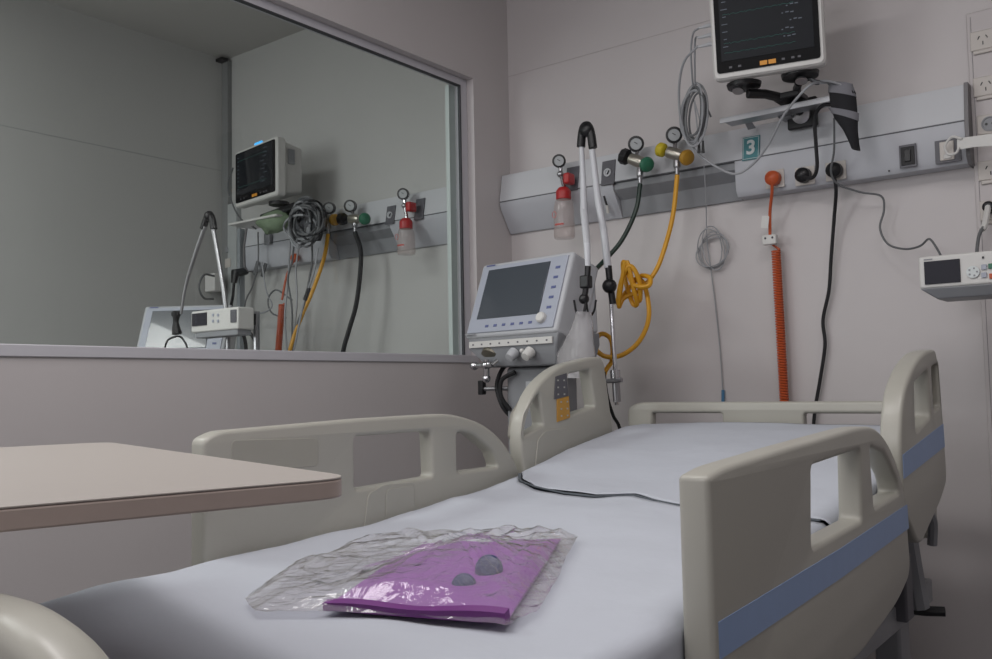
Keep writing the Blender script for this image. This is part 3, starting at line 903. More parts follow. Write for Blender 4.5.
# lower sloping housing
def q4(w0, w1, d0, d1, z): return [Ob + X0 * a - N0 * b + Vector((0, 0, z)) for a, b in ((w0, d0), (w1, d0), (w1, d1), (w0, d1))]
obj('lower_housing', B().loft([q4(-WV * .32, WV * .42, .03, .22, -.105), q4(-WV * .47, WV * .48, .0, .22, -.04), q4(-WV * .48, WV * .5, 0, .21, 0.0)]), MGREY, vt, bevel=.006)
obj('side_housing', B().loft([q4(-WV * .46, WV * .49, .05, .21, -.0), q4(-WV * .46, WV * .49, .13, .20, .22)]), LGREY, vt, bevel=.01)
obj('label_strip', bx(B(), Ob, F0, (.0, -.004, -.025), (WV * .9, .006, .022)), WHITE, vt, bevel=.001)
mk = B()
for i in range(9): bx(mk, Ob, F0, (-WV * .4 + i * WV * .1, -.0075, -.025), (.007, .001, .005))
obj('port_marks', mk, DKGREY, vt, flat=True)
pt = [(-.30, .04, .026), (.02, .02, .018), (.20, .02, .018)]
obj('port_flange', B().lathe([(0, .042), (.012, .04), (.016, .026)], Ob + X0 * -WV * .26 + N0 * -.03 + Vector((0, 0, -.062)), N0 + Vector((0, 0, -1.2)), 20), mat('port_bronze', (120, 116, 104), .4, metal=.5), vt)
tap = B()
tc0 = Ob + X0 * -WV * .27 + N0 * .0 + Vector((0, 0, -.098))
tap.tube([tc0 + Vector((0, 0, .02)), tc0 + Vector((0, 0, -.05))], .011, 10, smooth=False)
tap.tube([tc0 + X0 * -.06, tc0 + X0 * -.02, tc0 + X0 * .045 + N0 * .01], .009, 10, smooth=False)
tap.tube([tc0 + X0 * .045 + N0 * .01, tc0 + X0 * .06 + Vector((0, 0, .015))], .008, 10, smooth=False)
tap.ball(tc0 + X0 * -.06, .016); tap.ball(tc0 + Vector((0, 0, -.045)), .015); tap.ball(tc0, .017)
obj('steel_tap', tap, CHROME, vt, label='shiny gas tap below the screen')
for u in (.05, .22):
    obj('port_cap', B().lathe([(0, .019), (.02, .018), (.034, .015), (.036, 0)], Ob + X0 * WV * u + Vector((0, 0, -.058)), N0 + Vector((0, 0, -.7)), 16), WHITE if u > .1 else LGREY, vt)
obj('small_cap', B().ball(Ob + X0 * WV * .14 + N0 * .006 + Vector((0, 0, -.055)), .008), WHITE, vt)
# column and base on castors
colw = B().box((OV.x + .03, OV.y + .15, .62), (.21, .13, .99))
obj('column', colw, MGREY, vt, bevel=.012)
obj('type_plate', B().box((OV.x + .06, OV.y + .084, 1.04), (.10, .002, .05)), LGREY, vt)
obj('base', B().box((OV.x + .07, OV.y + .16, .12), (.40, .44, .05)), MGREY, vt, bevel=.015)
for sx in (-1, 1):
    for sy in (-1, 1):
        obj('castor', B().lathe([(-.014, .04), (-.01, .048), (.01, .048), (.014, .04)], (OV.x + .07 + sx * .17, OV.y + .16 + sy * .18, .05), (1, 0, 0), 16), BLACKR, vt)
# accessory rail with clamp
cl = at(482, 389, 'y', 2.5)
obj('accessory_rail', B().tube([cl, cl + Vector((.17, .05, 0))], .008, 10, smooth=False), STEEL, vt)
obj('rail_clamp', B().box(cl + Vector((.0, 0, .005)), (.022, .022, .05)), BLACK, vt, bevel=.003)
cr_ = at(618, 380, 'y', 2.62)
obj('accessory_rail', B().tube([at(596, 382, 'y', 2.62), cr_ + Vector((.015, 0, 0))], .008, 10, smooth=False), STEEL, vt)

# hoses behind the head of the ventilator
for k, pth in enumerate(([(522, 362, 2.50), (505, 366, 2.5), (497, 385, 2.5), (502, 405, 2.5), (512, 418, 2.52)], [(515, 372, 2.48), (502, 380, 2.47), (501, 396, 2.47), (510, 410, 2.49)])):
    tag(obj('breathing_hose', B().tube(P(*pth), .008, 8), BLACKR), ('outer' if k == 0 else 'inner') + ' black hose loop left of the ventilator column', 'hose')

# jointed tube support arm
sa = thing('tube_support_arm', 'jointed support arm with black elbow on top rising beside the ventilator', 'support arm', at(617, 400, 'y', 2.63))
AY = 2.64
obj('pole', B().tube(P((617, 405, AY), (616, 380, AY), (611, 300, AY)), .0075, 10, smooth=False), CHROME, sa, label='chrome lower pole')
obj('pole_clamp', B().tube(P((615.5, 375, AY), (617, 402, AY)), .013, 12, smooth=False), STEEL, sa)
obj('clamp_collar', B().tube(P((615, 370, AY), (615.5, 379, AY)), .017, 12, smooth=False), CHROME, sa)
obj('knuckle', B().tube(P((608.5, 266, AY), (610, 285, AY), (613, 304, AY)), .0115, 12, smooth=False), BLACK, sa)
obj('knuckle_knob', B().ball(at(609.5, 286, 'y', AY - .01), .025, 16), BLACK, sa)
HY = 2.44
mil = mat('milky_tube', (205, 207, 212), .35, var=.03)
obj('upper_tube', B().tube(P((608, 268, AY), (604, 232, AY), (598, 200, AY), (592, 150, AY)), [.0125, .0125, .012, .011], 12, smooth=False), mil, sa)
obj('top_joint', B().tube(P((581, 147, AY), (582, 135, AY), (584, 127, AY), (588, 126, AY), (591, 134, AY), (593, 148, AY)), .015, 12, 5), BLACK, sa)
obj('joint_cap', B().ball(at(586.5, 130, 'y', AY - .004), .026, 14, (1, .8, 1.0)), BLACK, sa)
obj('descending_tube', B().tube(P((581.5, 146, AY), (583, 180, AY), (584, 212, AY - .02), (587, 245, HY), (588, 268, HY)), [.009, .010, .0135, .011, .009], 12, smooth=False), mil, sa)
obj('hook_block', B().box(at(586, 282, 'y', HY), (.034, .03, .042)), BLACK, sa, bevel=.006)
obj('hook_tail', B().tube(P((588, 266, HY), (587, 280, HY), (584, 300, HY)), .010, 8), BLACK, sa)
obj('hook_block', B().ball(at(584, 299, 'y', HY), .017), BLACK, sa)
for pth in ([(586, 300, HY), (583, 314, HY), (577, 314, HY - .02), (574, 300, HY - .03)], [(586, 300, HY), (584, 316, HY - .03), (580, 317, HY - .04)],
            [(586, 300, HY), (589, 316, HY), (594, 311, HY - .02), (596, 300, HY - .03)]):
    obj('hook', B().tube(P(*pth), .0035, 7), BLACKR, sa)
tag(obj('power_cable', B().tube(P((604, 372, 2.70), (607, 395, 2.72), (613, 415, 2.75), (620, 430, 2.78), (624, 470, 2.8)), .006, 7), BLACKR), 'black cord running down between support arm and headboard', 'cable')

# translucent bag over the ventilator side
wb = B(); rings = []
for (a0_, a1_, b_) in ((578, 590, 312), (573, 592, 326), (565, 593, 340), (558, 594, 354), (557, 594, 366), (560, 592, 378)):
    pa, pb_ = at(a0_, b_, 'y', 2.40), at(a1_, b_, 'y', 2.40); r_ = []
    for k in range(16):
        a = 2 * math.pi * k / 16; jj = 1 + .14 * noise.noise(Vector((k * .9, b_ * .08, 0)))
        r_.append((pa + pb_) / 2 + (pb_ - pa) / 2 * math.cos(a) * jj + Vector((0, .03 * math.sin(a) * jj, 0)))
    rings.append(r_)
tag(obj('plastic_bag', wb.loft(rings), WBAG), 'milky translucent plastic bag hanging beside the ventilator', 'bag')

# ------------------------------------------------------------------ infusion pump (near right)
pc = at(918, 256, 'y', 2.70); pcr = at(1040, 246, 'y', 2.70)
PX0, PX1 = pc.x, pc.x + .30
pzt, pzb = at(921, 257, 'y', 2.70).z, at(919, 289, 'y', 2.70).z
ip = thing('infusion_pump', 'white infusion pump with small dark display at the right edge', 'infusion pump', ((PX0 + PX1) / 2, 2.76, pzb))
obj('case', slab(PX0, PX1, 2.70, 2.83, pzb, pzt), WHITE, ip, bevel=.006)
obj('base_tray', B().loft([[Vector((x, y, pzb - .03)) for x, y in ((PX0 + .04, 2.72), (PX1 - .02, 2.72), (PX1 - .02, 2.85), (PX0 + .04, 2.85))], [Vector((x, y, pzb)) for x, y in ((PX0, 2.70), (PX1, 2.70), (PX1, 2.85), (PX0, 2.85))]]), MGREY, ip, bevel=.004)
a_, b_ = at(924, 262, 'y', 2.7), at(961, 282, 'y', 2.7)
obj('display', slab(a_.x, b_.x, 2.696, 2.702, b_.z, a_.z), mat('pump_display', (44, 44, 52), .45, spec=.2), ip, bevel=.001)
kc = at(973, 272, 'y', 2.697)
obj('key_ring', B().lathe([(0, .0165), (.002, .016), (.002, 0)], kc, (0, -1, 0), 24), SIGNW, ip)
km = B()
for k in range(5):
    a = k * 2 * math.pi / 5
    km.box(kc + Vector((math.cos(a) * .010, -.003, math.sin(a) * .010)), (.004, .001, .004))
obj('key_dots', km, MGREY, ip, flat=True)
for k, (x_, y_, m_) in enumerate(((984, 267, LAV), (984, 275, LAV), (991, 266, GREEN), (992, 276, ORNG))):
    kk = at(x_, y_, 'y', 2.697)
    obj('key', B().box(kk, (.013, .003, .014)), m_, ip, bevel=.001)
obj('badge', B().box(at(928, 259.5, 'y', 2.6985), (.022, .001, .003)), MGREY, ip)
obj('front_mark', B().box(at(983, 257.5, 'y', 2.6985), (.005, .001, .006)), BLACK, ip)
pole = thing('drip_stand', 'steel drip stand carrying the infusion pump at the right edge', 'drip stand', (PX1 - .08, 2.9, 0))
obj('pole', B().tube([(PX1 - .08, 2.9, .06), (PX1 - .08, 2.9, 1.72)], .0125, 12, smooth=False), CHROME, pole)
obj('pump_clamp', B().box((PX1 - .08, 2.868, pzb + .01), (.05, .05, .06)), BLACK, pole, bevel=.005)
for k in range(5):
    a = k * 2 * math.pi / 5 + .3
    obj('foot', B().tube([(PX1 - .08, 2.9, .08), (PX1 - .08 + .17 * math.cos(a), 2.9 + .17 * math.sin(a), .045)], .011, 8, smooth=False), STEEL, pole)
    obj('castor', B().ball((PX1 - .08 + .175 * math.cos(a), 2.9 + .175 * math.sin(a), .025), .025), BLACKR, pole)

# ------------------------------------------------------------------ hospital bed
XLo, XRo = -1.5, -.5
bed = thing('hospital_bed', 'adjustable hospital bed with cream moulded rails and a blue stripe', 'hospital bed', (-1.0, 1.45, 0))
# foot-half rails: (y, z) outlines
holeL = [rnd([(1.374, .947), (1.374, .832), (1.628, .838), (1.623, .947)], .012),
         rnd([(1.719, .941), (1.717, .841), (1.885, .840), (1.862, .882), (1.78, .932)], .014)]
outL = rnd([(.996, .60, .03), (.996, .962, .012), (1.03, .976, .02), (1.40, .985), (1.70, .986, .05), (1.83, .955, .1), (1.925, .892, .08), (1.985, .81, .05), (2.01, .62, .06), (1.9, .58, .06)], .02, 6)


def rail(name, outline, holes, x, th, label=None, bev=.0085):
    m = B().plate(outline, holes, th, bev, (x, 0, 0), (0, 1, 0), (0, 0, 1))
    return obj(name, m, CREAM, bed, label, ang=50)


rl = rail('side_rail', outL, holeL, XLo + .0225, .045, 'left foot-half side rail')


def pocket(par, pts, x, d, m=CREAMD, name='handle_pocket', bev=.002):
    """a moulded step on the inner face of a rail"""
    return obj(name, B().loft([[Vector((x, p[0], p[1])) for p in rnd(pts, .012, 3)], [Vector((x + d, p[0], p[1])) for p in rnd(pts, .012, 3)]]), m, par, bevel=bev)


pocket(rl, [(1.055, .895), (1.055, .958), (1.27, .95), (1.27, .892)], XLo + .0445, .0018, CREAMD, 'grip_recess')
pocket(rl, [(1.395, .735), (1.41, .82), (1.46, .836), (1.56, .832), (1.56, .735)], XLo + .0445, .003, CREAM, 'latch_cover')
pocket(rl, [(1.46, .735), (1.465, .825), (1.555, .825), (1.555, .735)], XLo + .0475, .002, CREAM, 'latch_handle')
# right foot-half rail
holeR = [rnd([(1.474, .912), (1.460, .783), (1.735, .792), (1.742, .922)], .012),
         rnd([(1.805, .922), (1.815, .805), (2.0, .815), (1.985, .845), (1.90, .905)], .012)]
outR = rnd([(1.085, .56, .03), (1.085, .930, .008), (1.14, .938, .02), (1.38, .949), (1.74, .962, .05), (1.86, .958, .06), (1.965, .905, .08), (2.045, .82, .05), (2.065, .64, .04), (1.95, .60, .05), (1.69, .56, .05)], .02, 6)
rr = rail('side_rail', outR, holeR, XRo - .0225, .045, 'right foot-half side rail with a blue stripe')


def stripe(par, pts, x):
    obj('blue_stripe', B().loft([[Vector((x, p[0], p[1])) for p in pts], [Vector((x + .001, p[0], p[1])) for p in pts]]), BLUE, par, flat=True)


stripe(rr, [(1.098, .698), (1.098, .745), (1.6, .762), (2.052, .785), (2.056, .735), (1.6, .713)], XRo)
# head-half rails
holeHL = [rnd([(2.225, .962), (2.225, 1.082), (2.345, 1.096), (2.372, .982)], .010),
          rnd([(1.99, .912), (2.005, .97), (2.075, 1.03), (2.095, .94)], .010)]
outHL = rnd([(2.03, .66, .05), (1.985, .88, .06), (1.99, .95, .07), (2.05, 1.04, .09), (2.17, 1.105, .12), (2.34, 1.130, .1), (2.41, 1.136, .015), (2.43, 1.12, .012), (2.475, .90, .03), (2.44, .70, .06)], .02, 6)
rhl = rail('side_rail', outHL, holeHL, XLo + .0225, .045, 'left head-half side rail with control keypads')
holeHR = [rnd([(2.16, .93), (2.17, 1.04), (2.30, 1.07), (2.31, .96)], .015), rnd([(2.345, .97), (2.34, 1.075), (2.405, 1.085), (2.41, .98)], .01)]
outHR = rnd([(2.15, .68, .04), (2.03, .78, .03), (2.03, .93, .06), (2.07, 1.02, .08), (2.17, 1.08, .1), (2.28, 1.112, .08), (2.39, 1.12, .012), (2.415, 1.09, .012), (2.45, .80, .03), (2.38, .76, .04)], .02, 6)
rhr = rail('side_rail', outHR, holeHR, XRo - .0225, .045, 'right head-half side rail with a blue stripe')
stripe(rhr, [(2.036, .84), (2.036, .890), (2.43, .938), (2.434, .882)], XRo)
# keypads
for (par, ya, xk, d) in ((rhl, 2.145, XLo + .045, 1), (rhr, 2.33, XRo - .0475, -1)):
    k1 = B().loft([[Vector((x, p[0], p[1])) for p in ((ya, 1.01), (ya + .01, 1.075), (ya + .068, 1.085), (ya + .072, 1.018))] for x in (xk, xk + .0025)])
    k2 = B().loft([[Vector((x, p[0], p[1])) for p in ((ya + .012, .945), (ya + .014, 1.01), (ya + .076, 1.018), (ya + .08, .955))] for x in (xk, xk + .0025)])
    a = obj('keypad', k1, DKGREY, par, 'dark grey keypad', bevel=.001); b = obj('keypad', k2, mat('keypad_amber', (196, 146, 62), .5), par, 'amber keypad', bevel=.001)
    for kp, y0, z0 in ((k1, ya, 1.01), (k2, ya + .014, .948)):
        dots = B()
        for i in range(2):
            for j in range(3):
                dots.box((xk + .003, y0 + .02 + i * .032, z0 + .014 + j * .02), (.0012, .007, .0045))
        # printed marks belong to the rail's keypads
        for v in dots.v: pass
        obj('key_print', dots, mat('key_symbol', (176, 176, 172), .5), par, flat=True)
pocket(rhl, [(2.04, .80), (2.06, .90), (2.10, .925), (2.22, .925), (2.22, .85)], XLo + .0445, .003, CREAM, 'latch_cover')
# headboard with two slots
hb = rnd([(-1.50, .62, .03), (-1.50, .972, .02), (-1.455, .989, .02), (-.605, .989, .02), (-.575, .972, .02), (-.575, .62, .03)], .02)
hh = [rnd([(-1.41, .84), (-1.41, .954), (-1.168, .954), (-1.168, .84)], .008), rnd([(-.915, .84), (-.915, .954), (-.64, .954), (-.64, .84)], .008)]
m = B().plate(hb, hh, .035, .009, (0, 2.66, 0), (1, 0, 0), (0, 0, 1))
obj('headboard', m, CREAM, bed, 'cream headboard with two wide slots', ang=50)
# footboard
fb = rnd([(-1.50, .45, .05), (-1.50, .87, .05), (-1.44, .902, .03), (-.66, .902, .03), (-.60, .890, .02), (-.558, .868, .03), (-.558, .45, .05)], .02, 6)
m = B().plate(fb, [], .05, .016, (0, .305, 0), (1, 0, 0), (0, 0, 1))
obj('footboard', m, CREAM, bed, 'cream footboard', ang=50)


def mz(y):
    """height of the lying surface along the bed"""
    K = [(.33, .722), (.7, .727), (1.0, .738), (1.25, .748), (1.5, .763), (1.75, .787), (1.94, .812), (2.18, .862), (2.46, .903), (2.62, .918)]
    if y <= K[0][0]: return K[0][1]
    for (a, b), (c, d) in zip(K, K[1:]):
        if y <= c: return b + (d - b) * (y - a) / (c - a)
    return K[-1][1]


# frame, deck, legs
fm = B()
for x in (-1.40, -.60):
    fm.box((x, 1.48, .50), (.05, 2.2, .06))
for y in (.42, 1.1, 1.9, 2.56):
    fm.box((-1.0, y, .50), (.75, .05, .06))
obj('bed_frame', fm, MGREY, bed, bevel=.006)
dk = B()
ys = [.36, .8, 1.2, 1.6, 1.95, 2.3, 2.60]
dk.loft([[Vector((-1.42, y, mz(y) - .16)), Vector((-.58, y, mz(y) - .16)), Vector((-.58, y, mz(y) - .145)), Vector((-1.42, y, mz(y) - .145))] for y in ys])
obj('mattress_deck', dk, MGREY, bed, flat=True)
for (x, y) in ((-1.38, .6), (-.62, .6), (-1.38, 2.35), (-.62, 2.35)):
    lg = obj('leg', B().box((x, y, .30), (.06, .09, .38)), MGREY, bed, bevel=.008)
    obj('castor', B().lathe([(-.02, .05), (-.014, .062), (.014, .062), (.02, .05)], (x, y, .062), (1, 0, 0), 20), BLACKR, lg)
    obj('castor_fork', B().box((x, y, .10), (.055, .05, .05)), STEEL, lg, bevel=.004)
for yy_, xx_ in ((1.5, XLo + .03), (1.6, XRo - .03), (2.25, XLo + .03), (2.25, XRo - .03)):
    s_ = 1 if xx_ < -1 else -1
    obj('rail_bracket', B().box((xx_ + s_ * .045, yy_, .57), (.05, .06, .15)), DKGREY, bed, bevel=.006)
obj('leg_lever', B().tube([(-.545, 2.40, .74), (-.535, 2.43, .70), (-.54, 2.44, .64)], .012, 8), MGREY, bed)
obj('leg_lever', B().tube([(-.575, 2.33, .72), (-.57, 2.35, .62), (-.56, 2.37, .50)], .024, 8), MGREY, bed)
obj('foot_pedal', B().tube([(-.62, 2.36, .505), (-.57, 2.38, .49), (-.51, 2.40, .49)], .012, 8), BLACK, bed, label='black pedal at the bed head end')

# mattress
mm = B()
mm.loft([[Vector((-1.435, y, mz(y) - .142)), Vector((-.565, y, mz(y) - .142)), Vector((-.565, y, mz(y) - .022)), Vector((-.60, y, mz(y) - .010)), Vector((-1.40, y, mz(y) - .010)), Vector((-1.435, y, mz(y) - .022))] for y in [.37, .7, 1.0, 1.25, 1.5, 1.75, 1.94, 2.18, 2.46, 2.60]])
tag(obj('mattress', mm, MATTR), 'dark blue-grey mattress under the sheets on the hospital bed', 'mattress')


# sheets: a foot sheet, and a head sheet whose edge lies over it with a thin dark gap
def edge_y(x):
    p = [(-1.46, 1.97), (-1.38, 1.86), (-1.30, 1.815), (-1.19, 1.775), (-1.10, 1.765), (-1.02, 1.80), (-.95, 1.765), (-.85, 1.73), (-.75, 1.72), (-.55, 1.70)]
    if x <= p[0][0]: return p[0][1]
    for (a, b), (c, d) in zip(p, p[1:]):
        if x <= c:
            t = (x - a) / (c - a); return b + (d - b) * t
    return p[-1][1]


def sheet(y0f, y1f, lift, amp, seed, ny, drape=.10):
    nx = 64; m = B(); V = []
    for j in range(ny + 1):
        v = j / ny
        for i in range(nx + 1):
            u = i / nx
            # across: drape down the left side, over the top, down the right side
            s = (u - .5) * (.87 + 2 * drape)
            hx = .4475
            if abs(s) <= hx - .02: x = s; dz = 0
            else:
                e = abs(s) - (hx - .02); r_ = .02
                a = min(e / r_, math.pi / 2)
                x = math.copysign(hx - .02 + r_ * math.sin(a), s)
                dz = -r_ * (1 - math.cos(a)) - max(0, e - r_ * math.pi / 2)
            X_ = -1.0 + x
            y0, y1 = y0f(X_), y1f(X_)
            y = y0 + (y1 - y0) * v
            q = Vector((X_ * 3 + seed, y * 3, dz * 4))
            w_ = amp * (noise.noise(q) + .6 * noise.noise(q * 2.7) + .35 * abs(noise.noise(q * 5.1)) + .9 * max(0, abs(x) / .44 - .8) * 5 * noise.noise(q * 2.2 + Vector((3, 1, 2))))
            nrm_side = 0 if dz > -.01 else 1
            z = mz(y) + dz + lift + max(w_, -.006)
            X2 = X_ + (math.copysign(.004, x) if nrm_side else 0)
            V.append(Vector((X2, y, z)))
    F_ = []
    for j in range(ny):
        for i in range(nx):
            a = j * (nx + 1) + i
            F_.append((a, a + 1, a + nx + 2, a + nx + 1))
    return m.add(V, F_)


s1 = sheet(lambda x: .36, lambda x: edge_y(x) + .01 - .0, .002, .0062, 1.3, 90)
o1 = obj('bed_sheet', s1, SHEET, ang=80)
md = o1.modifiers.new('thick', 'SOLIDIFY'); md.thickness = .002; md.offset = 1
tag(o1, 'white sheet over the foot half of the bed, under the plastic bag', 'bed sheet')
s2 = sheet(lambda x: edge_y(x) + .022 + .012 * noise.noise(Vector((x * 9, 0, 5))), lambda x: 2.612, .006, .0050, 7.7, 60)
o2 = obj('bed_sheet', s2, SHEET, ang=80)
md = o2.modifiers.new('thick', 'SOLIDIFY'); md.thickness = .002; md.offset = 1
tag(o2, 'white sheet over the raised head end of the bed', 'bed sheet')
# dark strip laid between them, standing in for the shade in the gap
sm = B(); V = []
for i in range(61):
    x = -1.43 + .86 * i / 60; y = edge_y(x) + .012
    w_ = .0016 + .006 * max(0, noise.noise(Vector((x * 11, 2, 3)))) + max(0, (-1.36 - x)) * .1
    z = mz(y) + .0075 + .002 * noise.noise(Vector((x * 6, 1, 1)))
    V += [Vector((x, y - w_, z)), Vector((x, y + w_, z + .0005)), Vector((x, y + w_, z - .003)), Vector((x, y - w_, z - .003))]
sm.loft([V[i * 4:i * 4 + 4] for i in range(61)])
tag(obj('sheet_gap_shade', sm, mat('gap_shade_grey', (92, 98, 104), .8, var=.3, scale=30)), 'dark wavy strip painted as the shade in the gap between the two sheets', 'shade_strip')

# ------------------------------------------------------------------ overbed table
ZT = .9645
A = Vector((-.658, .622, ZT)); u = Vector((-.875, .235, 0)).normalized(); v = Vector((-.19, -.98, 0)).normalized()
v = (v - u * v.dot(u)).normalized()
L_, W_ = .915, .43
tcn = A + u * L_ / 2 + v * W_ / 2
tb = thing('overbed_table', 'overbed table with pale laminate top and brown edge over the bed foot', 'overbed table', (tcn.x - .45, tcn.y + .1, 0))
outl = rnd([(0, 0), (L_, 0), (L_, W_), (0, W_)], .045, 8)
obj('table_top', B().prism(outl, 0, .002, A + Vector((0, 0, -.002)), u, v, Vector((0, 0, 1))), TABLE, tb, bevel=.0008)
obj('edge_band', B().prism(outl, -.020, -.0021, A, u, v, Vector((0, 0, 1))), TEDGE, tb, bevel=.002)
cc = A + u * (L_ + .03) + v * W_ / 2
obj('column', B().box((cc.x, cc.y, .50), (.06, .07, .80)), STEEL, tb, bevel=.008)
e0 = cc + Vector((0, 0, -.036)); e1 = A + u * (L_ - .35) + v * W_ / 2 + Vector((0, 0, -.036))
obj('support_bar', B().tube([e0, e1], .0155, 10, smooth=False), STEEL, tb)
obj('base', B().box((cc.x + .3, cc.y, .075), (.72, .05, .04)), STEEL, tb, bevel=.01)
obj('base', B().box((cc.x, cc.y, .075), (.05, .46, .04)), STEEL, tb, bevel=.01)
for a, b in ((.0, .21), (0, -.21), (.62, 0)):
    obj('castor', B().ball((cc.x + a, cc.y + b, .028), .028), BLACKR, tb)

# ------------------------------------------------------------------ bag with purple packet
def zb(y): return mz(y) + .012


fl, frr, br_, bl_ = Vector((-.975, .862, 0)), Vector((-.713, .935, 0)), Vector((-.93, 1.385, 0)), Vector((-1.14, 1.24, 0))
V = []; n_ = 20; m = B()
for side in (0, 1):
    for j in range(n_ + 1):
        for i in range(n_ + 1):
            a, b = i / n_, j / n_
            p = (fl * (1 - a) + frr * a) * (1 - b) + (bl_ * (1 - a) + br_ * a) * b
            h = .003 + (.007 + .012 * (1 - abs(2 * b - 1) ** 2) + .008 * noise.noise(Vector((a * 3, b * 3, 2)))) * min(1, 8 * min(a, 1 - a) + .25, 8 * min(b + .12, 1 - b) + .2) * side
            p.z = zb(p.y) + h
            V.append(p)
F_ = []; N1 = (n_ + 1) ** 2
for s_ in (0, 1):
    for j in range(n_):
        for i in range(n_):
            a = s_ * N1 + j * (n_ + 1) + i; f = (a, a + 1, a + n_ + 2, a + n_ + 1)
            F_.append(f if s_ else tuple(reversed(f)))
rim = [i for i in range(n_ + 1)] + [(j + 1) * (n_ + 1) - 1 for j in range(1, n_ + 1)] + [n_ * (n_ + 1) + i for i in range(n_ - 1, -1, -1)] + [j * (n_ + 1) for j in range(n_ - 1, 0, -1)]
for k in range(len(rim)):
    a, b = rim[k], rim[(k + 1) % len(rim)]
    F_.append((a, b, b + N1, a + N1))
pk = thing('purple_packet', 'flat purple wrapped packet inside the clear bag on the bed', 'packet', ((fl + br_) / 2 + Vector((0, 0, .75))))
obj('wrap', m.add(V, F_), PURP, pk)
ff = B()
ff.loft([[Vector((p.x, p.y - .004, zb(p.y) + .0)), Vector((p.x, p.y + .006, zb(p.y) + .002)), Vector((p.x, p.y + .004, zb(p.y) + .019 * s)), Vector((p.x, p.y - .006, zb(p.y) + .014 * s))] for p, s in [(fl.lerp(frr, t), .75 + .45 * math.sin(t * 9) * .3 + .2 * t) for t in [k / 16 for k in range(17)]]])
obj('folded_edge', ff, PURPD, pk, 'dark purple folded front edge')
caps = []
for k, (x_, y_, r_, lbl) in enumerate(((489, 570, .021, 'upper round blue-grey cap inside the clear bag'), (464, 588, .019, 'lower round blue-grey cap inside the clear bag'))):
    c = at(x_, y_, 'z', .777 - .014 * k)
    o = obj('round_cap', B().lathe([(-.024, r_ * .8), (-.018, r_), (.006, r_), (.014, r_ * .92), (.020, r_ * .7), (.023, 0)], c, (.5, -.6, .45), 20), BLUEG)
    tag(o, lbl, 'cap')
# the clear bag itself
ol = [(-1.12, .835), (-1.05, .80), (-.97, .845), (-.84, .895), (-.705, .92), (-.71, 1.0), (-.78, 1.15), (-.85, 1.28), (-.915, 1.42), (-1.0, 1.38), (-1.11, 1.32), (-1.2, 1.26), (-1.255, 1.16), (-1.24, 1.06), (-1.19, .94)]
cxy = Vector((-.985, 1.13))
sd = 150; rg = 34; V = []


def bd_pt(a):
    P2 = [Vector((p[0], p[1])) for p in ol]; t = a / (2 * math.pi) * len(P2); i = int(t) % len(P2); f = t - int(t)
    return P2[i].lerp(P2[(i + 1) % len(P2)], f)


m = B()
for top_ in (1, 0):
    for j in range(rg + 1):
        q = 1 - j / rg if top_ else j / rg
        for k in range(sd):
            a = 2 * math.pi * k / sd
            p = cxy.lerp(bd_pt(a), max(q, .01))
            if top_:
                dx, dy = p.x + .90, p.y - 1.14
                hump = .040 * math.exp(-((dx / .085) ** 2 + ((dy + .06) / .12) ** 2)) + .006 * math.exp(-(((p.x + 1.03) / .12) ** 2 + ((p.y - 1.2) / .2) ** 2))
                edge = min(1, (1 - q) * 6)
                fl_ = noise.noise(Vector((p.x * 10, p.y * 7, 1))) + 1.6 * (.5 - abs(noise.noise(Vector((p.x * 19 + p.y * 6, p.y * 9, 4))))) ** 2 * 2 + .35 * (.4 - abs(noise.noise(Vector((p.x * 40 + p.y * 20, p.y * 30, 9))))) 
                h = .004 + edge * (.019 + hump * .9 + .0075 * fl_) + .004 * noise.noise(Vector((a * 9, 0, 0)))
                h = max(h, .003)
            else:
                h = .0015 if q < .99 else .004 + .004 * noise.noise(Vector((a * 9, 0, 0)))
            V.append(Vector((p.x, p.y, zb(p.y) - .0005 + max(h, .0012))))
F_ = []
for s_ in (0, 1):
    b0 = s_ * (rg + 1) * sd
    for j in range(rg):
        for k in range(sd):
            a = b0 + j * sd + k; b = b0 + j * sd + (k + 1) % sd
            F_.append((a, b, b + sd, a + sd))
# order of rings: top goes rim -> centre, bottom centre -> rim
cb_ = obj('plastic_bag', m.add(V, F_), BAGM, ang=28)
tag(cb_, 'crinkled clear plastic bag lying on the bed sheet', 'bag')

# ------------------------------------------------------------------ neighbouring room
blB = at(235, 207, 'y', 2.78); brB = at(277, 196, 'y', 2.72); zb2 = (blB.z + brB.z) / 2; blB.z = brB.z = zb2
mbn, OB, FB, WB = patient_monitor(blB, brB, .285, .15, 'patient monitor glowing blue on top in the neighbouring room', [(.33, 40, .004), (.8, 40, .003)])
XB, NB, ZB = FB
obj('alarm_light', B().tube([OB + ZB * .287 - NB * .008 + XB * -.01, OB + ZB * .287 - NB * .008 + XB * .05], .008, 8, smooth=False), LEDG, mbn, 'glowing blue alarm light')
bb = thing('monitor_bracket', 'black bracket arm under the neighbouring room monitor', 'bracket', (OB.x, BY - .1, zb2 - .1))
obj('swivel_disc', B().lathe([(0, .03), (.004, .05), (.02, .05)], (OB.x + .08, OB.y + .08, zb2 - .022), (0, 0, 1), 20), BLACK, bb)
obj('arm', B().box((OB.x + .06, OB.y + .11, zb2 - .045), (.26, .06, .03), Matrix.Rotation(-.1, 3, 'Y')), BLACK, bb, bevel=.004)
obj('wall_plate', B().box((OB.x + .16, BY - .094, zb2 - .08), (.12, .015, .12)), BLACK, bb, bevel=.004)
obj('wall_arm', B().tube([(OB.x + .15, OB.y + .12, zb2 - .06), (OB.x + .16, BY - .1, zb2 - .08)], .016, 8, smooth=False), BLACK, bb)
